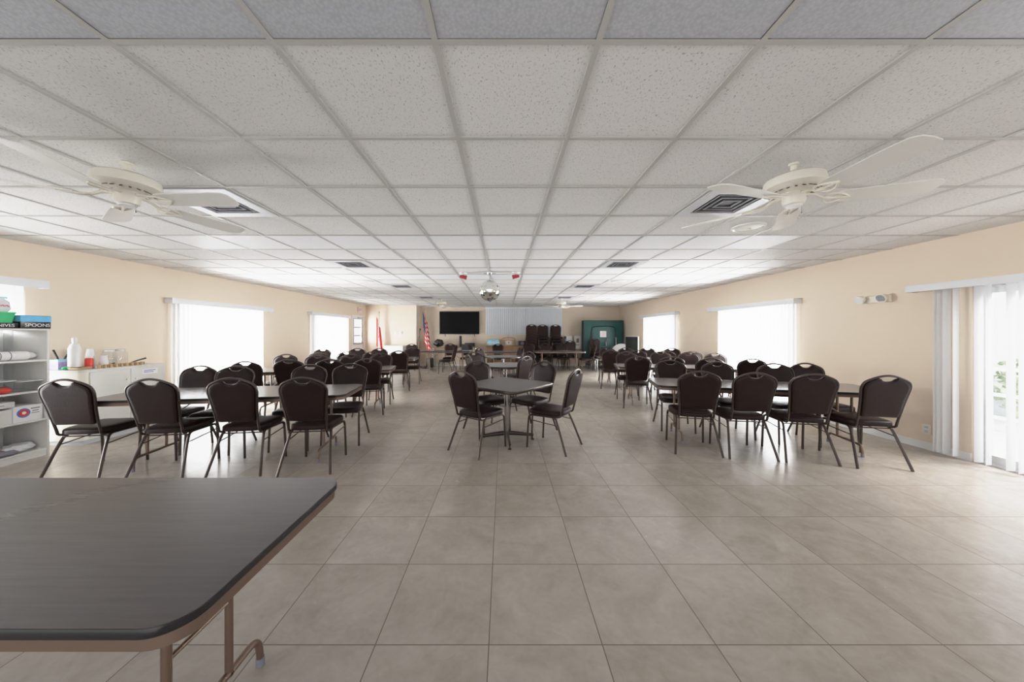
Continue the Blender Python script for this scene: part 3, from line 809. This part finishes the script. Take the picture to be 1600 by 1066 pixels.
t = thing('food_bag', 'clear white zip bag with pink lettering behind the green tub', 'bag', (-5.37, 3.40, ZT + .176))
b = BM(); layers(b, rrect(.16, .26, .05), [(.02, 0), (0, .03), (.01, .11), (.05, .15)], m3); obj('bag_body', b, M['bag'], t)
b = BM(); box(b, -.006, .006, -.13, .13, .145, .165); obj('zip_seal', b, M['ltblue'], t)
b = BM(); tube(b, smooth_path([(.0815, -.09 + .015 * k, .065 + (.012 if k % 2 else -.012)) for k in range(13)], 2), .005, 6); obj('print', b, M['pink'], t)
# shelf 4 (upper): sleeve of foam cups
z = SHZ[3]
t = thing('cup_sleeve', 'long clear sleeve of white cups lying on the upper shelf', 'cups', (-5.33, 3.34, z + .0525))
b = BM(); tube(b, [(0, -.22, 0), (0, .30, 0)], .049, 18); obj('sleeve', b, M['wcloth'], t)
for k in range(12):
    b = BM(); tube(b, [(0, -.2 + .036 * k, 0), (0, -.194 + .036 * k, 0)], .0515, 18); obj('cup_rim', b, M['paper'] if k % 2 else M['greyink'], t)
b = BM(); tube(b, [(0, .30, 0), (0, .34, 0), (0, .38, -.01)], [.044, .035, .012], 14); obj('twisted_end', b, M['bag'], t)
# shelf 3: clear containers
z = SHZ[2]
def tubbox(x, y, w, d, h, label, m=M['plastic']):
    t = thing('clear_container', label, 'container', (x, y, z)); b = BM(); layers(b, rrect(w, d, .02), [(.012, 0.002), (0, h), (-.005, h + .002), (-.005, h + .01)], m3); obj('container', b, m, t)
    b = BM(); layers(b, rrect(w + .012, d + .012, .02), [(0, h + .011), (.004, h + .018)], m3); obj('lid', b, M['bag'], t)
tubbox(-5.34, 3.63, .18, .18, .10, 'low clear container with lid at the right end of the middle shelf')
tubbox(-5.35, 3.40, .20, .24, .12, 'clear container holding something red on the middle shelf')
b = BM(); lathe(b, [(0, 0), (.05, .004), (.058, .03), (.04, .06), (0, .07)], 14); tag(obj('red_packet', b, M['redp'], loc=(-5.30, 3.45, z + .006)), 'small red packet inside the clear container on the middle shelf', 'packet')
# shelf 2: printed cartons
z = SHZ[1]
t = card_box('carton', 'white carton with a red and blue round logo on the lower shelf', 'box', -5.50, -5.26, 3.50, 3.725, z, z + .17, M['paper'], [(.07, .012, M['greyink'], .74, .78), (.05, .010, M['greyink'], .74, .62), (.06, .007, M['greyink'], .74, .48)], 'white cartons')
for r, mm, q in ((.05, M['ink'], .0), (.036, M['redp'], .002), (.016, M['paper'], .004)):
    b = BM(); tube(b, [(.241 + q, .075, .095), (.2445 + q, .075, .095)], r, 24); obj('logo', b, mm, t)
card_box('carton', 'plain white carton left of the logo carton on the lower shelf', 'box', -5.50, -5.26, 3.22, 3.495, z, z + .15, M['wcloth'], [(.03, .012, M['greyink'], .3, .35)], 'white cartons')
t = card_box('carton', 'flat white carton lying on top of the plain carton', 'box', -5.48, -5.27, 3.25, 3.52, z + .172, z + .232, M['paper'], [(.12, .006, M['greyink'], .5, .5)], 'white cartons')
# bottom shelf bags
z = SHZ[0]
def lump(name, x, y, sx, sy, sz, m, label, cat):
    b = BM(); bmesh.ops.create_icosphere(b, subdivisions=3, radius=1)
    for v in b.verts:
        k = 1 + .16 * math.sin(7 * v.co.x + 3 * v.co.y) * math.cos(5 * v.co.y + 4 * v.co.z)
        v.co = Vector((v.co.x * sx * k, v.co.y * sy * k, sz + v.co.z * sz * k * .9))
    mz = min(v.co.z for v in b.verts)
    for v in b.verts: v.co.z -= mz
    return tag(obj(name, b, m, loc=(x, y, z)), label, cat)
lump('plastic_bag', -5.36, 3.60, .10, .12, .05, M['bag'], 'pale plastic bag at the right of the bottom shelf', 'bag')
lump('red_bag', -5.39, 3.36, .06, .13, .05, M['redp'], 'red plastic bag on the bottom shelf at the left edge', 'bag')
lump('dark_bag', -5.275, 3.42, .035, .13, .03, M['greyink'], 'dark grey folded bag in front of the red bag on the bottom shelf', 'bag')

# white cabinet
CX0, CX1, CZ0, CZ1, CH_ = -5.70, -5.20, 4.02, 5.0, .935
t = thing('cabinet', 'white low cupboard with rounded end and tabletop clutter along the left wall', 'cabinet', (0, 0, 0))
b = BM(); out = [(CX0, CZ1), (CX0, CZ0 + .02)] + [(CX0 + .02 + .0, CZ0)] + [(CX1 - .06, CZ0), (CX1 - .03, CZ0 + .008), (CX1 - .008, CZ0 + .03), (CX1, CZ0 + .06), (CX1, CZ1)]
layers(b, out, [(0, .06), (0, CH_ - .03)], m3, (-5.45, 4.5)); obj('carcass', b, M['cream'], t)
b = BM(); layers(b, [(u + (.012 if u > -5.4 else 0), v + (-.012 if v < 4.3 else .005)) for u, v in out], [(0, CH_ - .03), (0, CH_)], m3, (-5.45, 4.5)); obj('worktop', b, M['cab'], t)
b = BM(); box(b, CX0, CX1 - .03, CZ0 + .04, CZ1 - .02, 0, .06); obj('plinth', b, M['hair'], t)
for i, (y0, y1) in enumerate(((CZ0 + .075, 4.535), (4.541, CZ1 - .005))):
    b = BM(); box(b, CX1 + .001, CX1 + .018, y0, y1, .08, CH_ - .035, .003); d = obj('door', b, M['cab'], t)
    ky = y1 - .05 if i == 0 else y0 + .05
    b = BM(); tube(b, [(CX1 + .018, ky, .76), (CX1 + .03, ky, .76), (CX1 + .032, ky, .76), (CX1 + .042, ky, .76)], [.006, .006, .014, .013], 12); obj('knob', b, M['cream'], d)
    if i == 1:
        b = BM(); box(b, CX1 + .018, CX1 + .0195, 4.68, 4.88, .80, .875); pp = obj('paper_note', b, M['paper'], d)
        b = BM()
        for zz, yy in ((.848, 4.86), (.825, 4.83)): box(b, CX1 + .0195, CX1 + .0202, 4.70, yy, zz, zz + .010)
        obj('writing', b, M['ink'], pp)
T = CH_ + .001
def cyl_thing(name, x, y, prof, m, label, cat, extra=()):
    t = thing(name, label, cat, (x, y, T)); b = BM(); lathe(b, prof, 20); obj('body', b, m, t)
    for nm, pr, mm in extra:
        b = BM(); lathe(b, pr, 20); obj(nm, b, mm, t)
    return t
cyl_thing('bottle', -5.43, 4.13, [(0, 0), (.052, .002), (.055, .03), (.055, .26), (.04, .31), (.022, .33), (.022, .36), (0, .36)], M['white'], 'tall white plastic bottle on the white cupboard', 'bottle', [('cap', [(0, .40), (.024, .398), (.026, .355), (.0, .355)], M['white']), ('dark_base', [(.0, .0), (.0555, .004), (.0558, .03), (.0, .031)], M['blackp'])])
cyl_thing('shaker', -5.36, 4.22, [(0, 0), (.036, .002), (.038, .12), (.03, .135), (0, .136)], M['redp'], 'red printed canister in front of the white bottle', 'canister', [('lid', [(0, .16), (.034, .158), (.036, .136), (0, .135)], M['white'])])
def cups(x, y, n, label):
    t = thing('cup_stack', label, 'cups', (x, y, T))
    for k in range(n):
        b = BM(); lathe(b, [(0, .10 + k * .03), (.030, .10 + k * .03), (.043, .004 + k * .03), (.046, k * .03), (.042, .004 + k * .03), (.0, .09 + k * .03)], 20); obj('cup', b, M['white'], t)
cups(-5.46, 4.31, 6, 'stack of upturned white cups beside the tall white bottle')
cups(-5.33, 4.35, 3, 'shorter stack of upturned white cups right of the red canister')
for x, y, l in ((-5.50, 4.55, 'left clear square jar at the back of the white cupboard'), (-5.52, 4.70, 'right clear square jar at the back of the white cupboard')):
    t = thing('jar', l, 'jar', (x, y, T), 0, 'clear jars')
    b = BM(); layers(b, rrect(.12, .12, .025), [(.01, 0), (0, .02), (0, .17), (.02, .20)], m3); obj('glass_body', b, M['plastic'], t)
    b = BM(); layers(b, circ(.05, 24), [(0, .20), (0, .225), (.01, .23)], m3); obj('lid', b, M['bag'], t)
t = thing('frying_pan', 'small dark pan with a green rim and raised black handle on the cupboard', 'pan', (-5.38, 4.60, T))
b = BM(); lathe(b, [(0, .0), (.07, .002), (.09, .03), (.087, .03), (.068, .008), (0, .006)], 24); obj('pan_body', b, M['grn'], t)
b = BM(); tube(b, [(.02, .08, .028), (.03, .17, .06), (.04, .27, .085)], [.008, .010, .012], 8); obj('handle', b, M['blackp'], t)
t = thing('frying_pan', 'small black skillet left of the green pan on the cupboard', 'pan', (-5.40, 4.43, T))
b = BM(); lathe(b, [(0, .0), (.05, .002), (.065, .035), (.062, .035), (.048, .008), (0, .006)], 24); obj('pan_body', b, M['blackp'], t)
b = BM(); tube(b, [(.0, .06, .032), (.0, .10, .045)], .008, 8); obj('handle', b, M['blackp'], t)
proto = None
for i in range(9):
    y = 4.24 + .062 * i; l = 'small tan striped cup, %s from the left in the row along the cupboard front' % ORD[i]
    if proto is None:
        proto = thing('striped_cup', l, 'cup', (-5.245, y, T), 0, 'tan cups along the cupboard front')
        b = BM(); lathe(b, [(0, 0), (.022, 0), (.026, .045), (.022, .045), (.019, .006), (0, .006)], 16); obj('cup_body', b, M['tancup'], proto)
        b = BM(); tube(b, [(.0245, 0, .006), (.0265, 0, .042)], .004, 6); obj('stripe', b, M['brownk'], proto)
    else: dup(proto, (-5.245, y, T), 0, l, 'tan cups along the cupboard front')
t = thing('serving_tray', 'shallow tan tray on the near end of the cupboard', 'tray', (-5.32, 4.10, T))
b = BM(); layers(b, rrect(.20, .15, .05), [(.012, 0), (0, .03), (.008, .03), (.016, .008)], m3); obj('tray', b, M['gold'], t)
t = card_box('tissue_box', 'patterned blue and pink box holding black handled utensils', 'box', -5.65, -5.53, 4.05, 4.19, T, T + .13, M['ltblue'], band=(.1, .75, M['purple']))
for i, (dx, dy, l) in enumerate(((.0, .10, 'black handled spatula leaning right in the patterned box'), (.0, -.07, 'black handled utensil leaning left in the patterned box'))):
    b = BM(); tube(b, [(0, 0, .0), (dx, dy * .5, .10), (dx, dy, .19)], [.006, .009, .010], 8); tag(obj('utensil', b, M['blackp'], loc=(-5.59, 4.12, T + .06)), l, 'utensil')
b = BM(); bmesh.ops.create_icosphere(b, subdivisions=2, radius=.035)
for v in b.verts: v.co.z = v.co.z * .6 + .021
tag(obj('green_pouch', b, M['grn'], loc=(-5.45, 4.06, T)), 'small green pouch beside the tan tray on the cupboard', 'pouch')

# ------------------------------------------------------------------ right wall fittings
p = wr(4.42, 0, 1.86)
t = thing('emergency_light', 'cream twin-head emergency light on the right wall', 'emergency light', p, AR + PI)
b = BM(); box(b, .002, .05, -.16, .16, -.055, .035, .006); obj('housing', b, M['cream'], t)
for s, mm in ((1, mat('lens_grid', (.30, .32, .35), .3, var=.5, scale=60)), (-1, M['white'])):
    b = BM(); y = s * .13; tube(b, [(.05, y, .0), (.075, y, 0)], .016, 10); tube(b, [(.07, y, 0), (.078, y + s * .0, 0), (.12, y + .0, -.01), (.125, y, -.012)], [.03, .05, .06, .055], 18); h = obj('lamp_head', b, M['cream'], t)
    b = BM(); tube(b, [(.124, y, -.011), (.128, y, -.013)], .05, 18); obj('lens', b, mm, h)
p = wr(3.92, 0, .24)
t = thing('wall_outlet', 'cream electrical outlet low on the right wall near the patio blind', 'outlet', p, AR + PI)
b = BM(); box(b, .001, .008, -.04, .04, -.06, .06, .002); obj('plate', b, M['cream'], t)
for zz in (-.025, .025):
    b = BM(); box(b, .008, .0095, -.016, .016, zz - .014, zz + .014); obj('socket', b, M['hair'], t)

# ------------------------------------------------------------------ back of the room
t = thing('television', 'large black flat-screen television on the back wall', 'television', (-1.845, YB - .07, 1.34))
b = BM(); box(b, -.83, .83, -.05, .03, 0, .94, .006); obj('casing', b, M['blackp'], t)
b = BM(); box(b, -.815, .815, -.0525, -.0495, .02, .925); obj('screen', b, M['screen'], t)
for s in (-.6, .62):
    b = BM(); tube(b, [(s, -.02, .0), (s + .02, -.06, -.05), (s + .02, -.10, -.09)], .012, 6); obj('foot', b, M['blackp'], t)
b = BM(); box(b, -.35, .35, .03, .05, .3, .7); obj('wall_bracket', b, M['steel'], t)

def flag(name, label, x, y, h, colorf, leanx=0, base=True, mats=(), drop=1.6, wid=.24):
    t = thing(name, label, 'flag', (x, y, 0))
    b = BM(); tube(b, [(0, 0, .03), (leanx, 0, h)], .013, 8); obj('pole', b, M['gold'], t)
    b = BM(); lathe(b, [(0, h), (.02, h + .005), (.03, h + .03), (.0, h + .09)], 10, (leanx, 0, 0)); obj('finial', b, M['gold'], t)
    b = BM(); lathe(b, [(0, 0), (.14, 0), (.14, .02), (.04, .05), (.02, .10), (0, .10)], 20); obj('base', b, M['blackp'], t)
    nu, nv = 40, 26; b = BM(); vv = {}
    for i in range(nu + 1):
        for j in range(nv + 1):
            u, v = i / nu, j / nv
            z = h - .08 - v * (drop - .52) - u * .52 - .05 * math.sin(PI * u)
            s = leanx * z / h
            xx = s - wid * .30 + wid * u * (.55 + .45 * v) + wid * .10 * v + .022 * math.sin(u * 15 + v * 2) * v
            yy = -.03 - .05 * math.sin(u * 19 + v) * (.3 + u)
            vv[i, j] = b.verts.new((xx, yy, z))
    for i in range(nu):
        for j in range(nv):
            f = b.faces.new((vv[i, j], vv[i + 1, j], vv[i + 1, j + 1], vv[i, j + 1])); f.material_index = colorf(i / nu, j / nv, i, j)
    obj('cloth', b, list(mats), t)
def us(u, v, i, j):
    if u < .42 and v < .54: return 1 if (i % 3 == 1 and j % 3 == 1) else 2
    return 0 if int(v * 13) % 2 == 0 else 1
def ca(u, v, i, j):
    if u < .28 or u > .74: return 0
    d = abs(u - .51) / .14 + abs(v - .5) / .30
    return 0 if d < 1 and (i + j) % 4 else 1
flag('flag', 'striped red and white flag with a starred blue canton on a pole by the television', -3.06, 12.75, 2.36, us, mats=(M['red'], M['wcloth'], M['blue']), drop=1.72, wid=.34)
flag('flag', 'red and white flag hanging from a pole in the far left corner', -4.92, 12.65, 2.16, ca, leanx=.10, mats=(M['red'], M['wcloth'], M['blue']), drop=1.62, wid=.30)

t = thing('storage_chest', 'white low chest against the left part of the back wall', 'chest', (-4.2, 12.70, 0))
b = BM(); box(b, -.36, .36, -.26, .26, .04, .86, .012); obj('chest_body', b, M['white'], t)
b = BM(); box(b, -.37, .37, -.27, .27, .862, .90, .01); obj('lid', b, M['white'], t)
b = BM()
for sx in (-.3, .3):
    for sy in (-.2, .2): box(b, sx - .03, sx + .03, sy - .03, sy + .03, 0, .04)
obj('foot', b, M['blackp'], t)
for x, l in ((-4.28, 'left round white dial plate on the back wall above the chest'), (-4.08, 'right round white dial plate on the back wall above the chest')):
    t = thing('wall_dial', l, 'wall dial', (x, YBL, 1.40), 0, 'round wall dials')
    b = BM(); tube(b, [(0, -.001, 0), (0, -.012, 0), (0, -.02, 0)], [.075, .075, .06], 24); obj('plate', b, M['wallw'], t)
    b = BM(); tube(b, [(0, -.02, 0), (0, -.035, 0)], .025, 14); obj('knob', b, M['hair'], t)
p = wl(12.45, 0, 2.27)
t = thing('exit_sign', 'red and white EXIT sign above the half-glazed door', 'sign', p, AL)
b = BM(); box(b, .002, .05, -.15, .15, -.09, .09, .006); obj('sign_box', b, M['white'], t)
text_mesh('EXIT', .14, 'lettering', M['redp'], t, (.0515, 0, 0), (PI / 2, 0, PI / 2))

# sideboard and things on it
t = thing('sideboard', 'brown wooden sideboard along the back wall below the blind', 'sideboard', (.12, 13.4, 0))
b = BM(); box(b, -.80, .80, -.22, .25, .06, .84, .006); obj('carcass', b, M['wood'], t)
b = BM(); box(b, -.83, .83, -.25, .27, .841, .87, .006); obj('top', b, M['wood'], t)
b = BM(); box(b, -.78, .78, -.2, .24, 0, .06); obj('plinth', b, M['brownk'], t)
for k in range(3):
    x0 = -.79 + .53 * k; b = BM(); box(b, x0, x0 + .515, -.238, -.2205, .09, .83, .004); d = obj('door', b, M['wood'], t)
    b = BM(); tube(b, [(x0 + .46, -.238, .5), (x0 + .46, -.262, .5)], .012, 10); obj('knob', b, M['steel'], d)
t = thing('wrapped_package', 'light blue and white wrapped package on the wooden sideboard', 'package', (-.42, 13.38, .871))
b = BM(); layers(b, rrect(.52, .26, .06), [(.04, 0), (0, .05), (0, .17), (.03, .24), (.10, .265)], m3); obj('wrap', b, M['ltblue'], t)
b = BM(); layers(b, rrect(.53, .27, .06), [(0, .09), (0, .12)], m3); obj('white_stripe', b, M['paper'], t)
t = thing('display_frame', 'arched pale wooden frame standing on the sideboard', 'frame', (.20, 13.40, .871))
b = BM(); tube(b, smooth_path([(-.27, 0, 0), (-.25, 0, .22), (-.28, 0, .27), (-.16, 0, .32), (0, 0, .335), (.16, 0, .32), (.28, 0, .27), (.25, 0, .22), (.27, 0, 0)], 2), .02, 8); obj('arch', b, M['gold'], t)
b = BM(); box(b, -.24, .24, -.012, .012, .20, .24); box(b, -.24, .24, -.015, .015, 0, .025); obj('cross_bar', b, M['gold'], t)
b = BM(); box(b, -.13, .13, -.02, -.008, .04, .20); pic = obj('picture', b, M['cream'], t)
b = BM(); box(b, -.02, .03, -.022, -.0205, .09, .16); obj('motif', b, M['greyink'], pic)
t = thing('black_speaker', 'black box speaker at the right end of the sideboard', 'speaker', (.76, 13.38, .871))
b = BM(); box(b, -.15, .15, -.12, .12, 0, .19, .008); obj('cabinet_body', b, M['blackp'], t)
b = BM(); tube(b, [(0, -.12, .095), (0, -.124, .095)], .07, 20); obj('cone', b, M['greyink'], t)

# equipment on the back-left table and floor
TT = .741
t = thing('laptop', 'open black laptop on the back left table', 'laptop', (-1.32, 12.0, TT), math.radians(-35))
b = BM(); box(b, -.17, .17, -.12, .12, 0, .018, .003); obj('keyboard_base', b, M['hair'], t)
b = BM(); bmesh.ops.create_cube(b, size=1, matrix=Matrix.Translation((0, -.15, .13)) @ Matrix.Rotation(.22, 4, 'X') @ Matrix.Diagonal((.34, .010, .235, 1))); obj('display', b, M['blackp'], t)
t = thing('equipment_table', 'low steel-legged equipment table against the back wall below the television', 'table', (-1.95, 13.38, 0))
b = BM(); box(b, -.95, .85, -.22, .24, .78, .81, .004); obj('tabletop', b, M['gold'], t)
for sx in (-.9, .8):
    for sy in (-.18, .2):
        b = BM(); tube(b, [(sx, sy, 0), (sx, sy, .78)], .016, 8); obj('leg', b, M['steel'], t)
t = thing('black_speaker', 'slim upright black speaker below the television', 'speaker', (-1.76, 13.32, .811))
b = BM(); box(b, -.045, .045, -.06, .06, .012, .46, .01); obj('cabinet_body', b, M['blackp'], t)
b = BM(); box(b, -.07, .07, -.08, .08, 0, .012, .003); obj('foot', b, M['greyink'], t)
t = thing('printer', 'dark printer on the equipment table behind the brown chair', 'printer', (-1.38, 13.34, .811))
b = BM(); box(b, -.2, .2, -.17, .17, 0, .17, .015); obj('printer_body', b, M['blackp'], t)
b = BM(); box(b, -.16, .16, -.2, -.171, .02, .035); obj('paper_tray', b, M['hair'], t)
z = .811; lump('black_coat', -2.65, 13.3, .2, .16, .17, M['blackp'], 'black coat heaped on the equipment table right of the striped flag', 'coat')
t = thing('microphone_stand', 'black microphone stand with tripod feet left of the striped flag', 'stand', (-3.28, 12.72, 0))
b = BM(); tube(b, [(0, 0, .05), (0, 0, 1.45)], .010, 8); obj('pole', b, M['blackp'], t)
for k in range(3):
    a = 2 * PI * k / 3 + .4; b = BM(); tube(b, [(0, 0, .10), (.15 * math.cos(a), .15 * math.sin(a), .01)], .009, 6); obj('leg', b, M['blackp'], t)
b = BM(); tube(b, [(0, 0, 1.44), (.03, -.03, 1.52)], [.012, .024], 10); lathe(b, [(0, -.03), (.024, -.02), (.03, .0), (.024, .02), (0, .03)], 12, (.033, -.033, 1.535)); obj('microphone', b, M['blackp'], t)
b = BM(); tube(b, smooth_path([(0, .012, 1.3), (-.06, .02, 1.1), (-.09, .0, .9), (-.03, 0, .7), (-.08, 0, .4)], 2), .006, 6); obj('cable', b, M['blackp'], t)
t = thing('equipment_case', 'black equipment case on the floor beside the microphone stand', 'case', (-2.98, 13.22, 0))
b = BM(); box(b, -.14, .14, -.1, .1, .0, .38, .012); obj('case_body', b, M['blackp'], t)
b = BM(); tube(b, smooth_path([(-.06, 0, .378), (-.05, 0, .41), (.05, 0, .41), (.06, 0, .378)], 2), .008, 6); obj('handle', b, M['greyink'], t)

# posters on a low side table
t = thing('side_table', 'low pale side table holding posters against the back wall', 'table', (2.95, 13.5, 0))
b = BM(); box(b, -.42, .32, -.14, .16, .72, .75, .004); obj('tabletop', b, M['gold'], t)
for sx in (-.38, .28):
    for sy in (-.1, .12):
        b = BM(); box(b, sx - .02, sx + .02, sy - .02, sy + .02, 0, .72); obj('leg', b, M['gold'], t)
def poster(x, w, z0, z1, label, marks):
    t = thing('poster', label, 'poster', (x, 13.56, z0))
    b = BM(); box(b, -w / 2, w / 2, -.01, .01, 0, z1 - z0); obj('board', b, M['paper'], t)
    for (u0, u1, v0, v1, mm) in marks:
        b = BM(); box(b, -w / 2 + w * u0, -w / 2 + w * u1, -.012, -.0101, (z1 - z0) * v0, (z1 - z0) * v1); obj('print', b, mm, t)
poster(2.72, .25, .751, 1.27, 'plain white poster leaning behind the mauve chair', [(.1, .9, .1, .12, M['greyink'])])
poster(3.06, .27, .751, 1.27, 'white poster with a small yellow and grey picture, beside the green table', [(.35, .75, .45, .8, M['gold']), (.4, .7, .55, .7, M['greyink']), (.2, .8, .25, .3, M['greyink'])])
t = thing('black_speaker', 'narrow black speaker left of the white posters', 'speaker', (2.555, 13.55, .751))
b = BM(); box(b, -.04, .04, -.05, .05, 0, .50, .006); obj('cabinet_body', b, M['blackp'], t)
b = BM(); tube(b, [(0, -.05, .36), (0, -.053, .36)], .028, 14); obj('cone', b, M['greyink'], t)

# folded table-tennis table
t = thing('folding_games_table', 'green table-tennis table folded upright in the back right corner', 'table', (4.0, 13.15, 0))
for y0, nm in ((-.06, 'front'), (.22, 'rear')):
    b = BM(); box(b, -.78, .78, y0 - .012, y0 + .012, .34, 1.875, .003); hp = obj('table_half', b, M['green'], t)
    b = BM()
    for s in (-1, 1): box(b, min(s * .78, s * .80), max(s * .78, s * .80), y0 - .02, y0 + .02, .33, 1.885)
    box(b, -.80, .80, y0 - .02, y0 + .02, 1.876, 1.893); box(b, -.80, .80, y0 - .02, y0 + .02, .32, .339); obj('edge_rim', b, M['blackp'], hp)
b = BM()
tube(b, smooth_path([(-.55, -.1, .95), (-.50, -.1, 1.25), (-.48, -.1, 1.58), (-.40, -.1, 1.66), (.40, -.1, 1.66), (.48, -.1, 1.58), (.50, -.1, 1.25), (.56, -.1, .95)], 2), .018, 8)
tube(b, [(-.55, -.1, .95), (-.44, -.1, 1.35)], .012, 6); tube(b, [(.56, -.1, .95), (.45, -.1, 1.35)], .012, 6)
obj('folding_frame', b, M['blackp'], t)
b = BM()
tube(b, [(-.1, -.13, 1.15), (.25, -.13, 1.20)], .010, 6); tube(b, [(.10, -.13, 1.2), (.08, -.13, .95)], .012, 6); obj('frame_bar', b, M['blackp'], t)
for x, h in ((.08, 1.0), (.47, 1.18)):
    b = BM(); tube(b, [(x, -.16, .10), (x, -.16, h)], .018, 8); tube(b, [(x, -.16, h), (x - .03, -.16, h + .04)], .02, 8); obj('support_post', b, M['steel'], t)
b = BM(); box(b, -.14, .11, -.0775, -.0725, 1.22, 1.47); nt_ = obj('notice', b, M['paper'], t)
b = BM()
for k, q in enumerate((.05, .08, .06, .07)): box(b, -.015 - q, -.015 + q, -.0785, -.078, 1.42 - .045 * k, 1.432 - .045 * k)
obj('notice_print', b, M['pink'], nt_)
for s in (-1, 1):
    b = BM(); box(b, s * .6 - .03, s * .6 + .03, -.22, .36, .10, .15); tube(b, [(s * .6, .08, .12), (s * .6, .08, .4)], .02, 8); wb = obj('wheel_base', b, M['blackp'], t)
    for yy in (-.2, .34):
        b = BM(); tube(b, [(s * .6 - .02, yy, .05), (s * .6 + .02, yy, .05)], .05, 16); obj('wheel', b, M['greyink'], wb)
b = BM(); box(b, -.3, .78, -.34, -.30, .82, .86, .004); obj('apron_bar', b, M['green'], t)

# leaning round table top and dark board on the right wall
t = thing('round_tabletop', 'white round tabletop leaning against the right wall near the green table', 'tabletop', (4.42, 12.1, 0), math.radians(-48))
b = BM(); Rm = Matrix.Translation((0, 0, .50)) @ Matrix.Rotation(math.radians(-80), 4, 'X')
layers(b, circ(.50, 40), [(.006, -.014), (0, -.008), (0, .008), (.006, .014)], lambda u, v, h: tuple(Rm @ Vector((u, v, h)))); obj('disc', b, M['white'], t)
b = BM(); tube(b, [(-.3, .10, .25), (-.3, .30, .0)], .014, 8); tube(b, [(.3, .10, .25), (.3, .30, .0)], .014, 8); obj('folded_leg', b, M['steel'], t)
t = thing('leaning_board', 'dark navy board with a white border leaning by the farthest right blind', 'board', (4.56, 11.6, 0), math.radians(-55))
b = BM(); box(b, -.26, .26, -.012, .012, .01, 1.27, .004); obj('border', b, M['white'], t)
b = BM(); box(b, -.25, .235, -.018, -.0125, .03, 1.255); obj('panel', b, M['screen'], t)
b = BM(); tube(b, [(0, .013, .9), (0, .22, .0)], .012, 6); obj('prop_leg', b, M['steel'], t)
t = thing('low_bench', 'low white bench in front of the green table', 'bench', (3.72, 12.0, 0))
b = BM(); box(b, -.36, .36, -.17, .17, .40, .44, .006); obj('bench_top', b, M['bag'], t)
for sx in (-.32, .32):
    for sy in (-.14, .14):
        b = BM(); tube(b, [(sx, sy, 0), (sx, sy, .40)], .016, 8); obj('leg', b, M['steel'], t)

# ------------------------------------------------------------------ light
def area(name, loc, rot, sx, sy, power, col=(1, 1, 1)):
    l = bpy.data.lights.new(name, 'AREA'); l.shape = 'RECTANGLE'; l.size = sx; l.size_y = sy; l.energy = power; l.color = col
    o = bpy.data.objects.new(name, l); COL.objects.link(o); o.location = loc; o.rotation_euler = rot
    return o
DAY = (.975, .985, 1.0)
for i, ((a, c, _, h), pw) in enumerate(zip(LOP[:3], (400, 980, 850))):
    p = wl((a + c) / 2, -.6, 1.0); area('daylight_left', p, (PI / 2, 0, AL - PI / 2), c - a + .3, 2.1, pw, DAY)
for i, ((a, c, _, h), pw) in enumerate(zip(ROP[1:], (1050, 680))):
    p = wr((a + c) / 2, -.6, 1.0); area('daylight_right', p, (PI / 2, 0, AR + PI / 2), c - a + .3, 2.1, pw, DAY)
area('daylight_patio', (7.0, 2.2, 3.4), (math.radians(52), 0, PI / 2), 3.2, 2.2, 760, DAY)
p = wl(12.37, -.5, 1.4); area('daylight_door', p, (PI / 2, 0, AL - PI / 2), 1.0, 1.2, 14, DAY)
area('fill_behind', (.5, -4.2, 1.6), (PI / 2, 0, 0), 6.0, 2.4, 26, (1, .99, .98))  # added fill lamp, unseen behind the camera, lifting the near end of the room

w = bpy.data.worlds.new('sky'); S.world = w; w.use_nodes = True
nt = w.node_tree; bg = nt.nodes['Background']
tc = nd(nt, 'ShaderNodeTexCoord'); sp = nd(nt, 'ShaderNodeSeparateXYZ'); nt.links.new(tc.outputs['Generated'], sp.inputs[0])
rp = nd(nt, 'ShaderNodeValToRGB'); nt.links.new(sp.outputs[2], rp.inputs[0])
rp.color_ramp.elements[0].position = 0; rp.color_ramp.elements[0].color = (1, 1, 1, 1)
rp.color_ramp.elements[1].position = .8; rp.color_ramp.elements[1].color = (.72, .84, 1, 1)
nt.links.new(rp.outputs[0], bg.inputs['Color']); bg.inputs['Strength'].default_value = 1.6

S.view_settings.view_transform = 'Standard'; S.view_settings.look = 'None'; S.view_settings.exposure = 0; S.view_settings.gamma = 1
vs = S.view_settings; vs.use_curve_mapping = True; cm = vs.curve_mapping
cm.white_level = (24, 24, 24); cm.use_clip = False
cv = cm.curves[3]
pts = [(0, 0), (.6 / 24, .6), (.9 / 24, .80), (1.4 / 24, .92), (4 / 24, .97), (1, 1)]
cv.points[0].location = pts[0]; cv.points[1].location = pts[-1]
for p in pts[1:-1]: cv.points.new(*p)
for p in cv.points: p.handle_type = 'VECTOR'
cm.update()
cy = S.cycles
cy.use_denoising = True; cy.max_bounces = 8; cy.diffuse_bounces = 5; cy.glossy_bounces = 3; cy.transparent_max_bounces = 12; cy.transmission_bounces = 4
cy.caustics_reflective = False; cy.caustics_refractive = False; cy.sample_clamp_indirect = 6
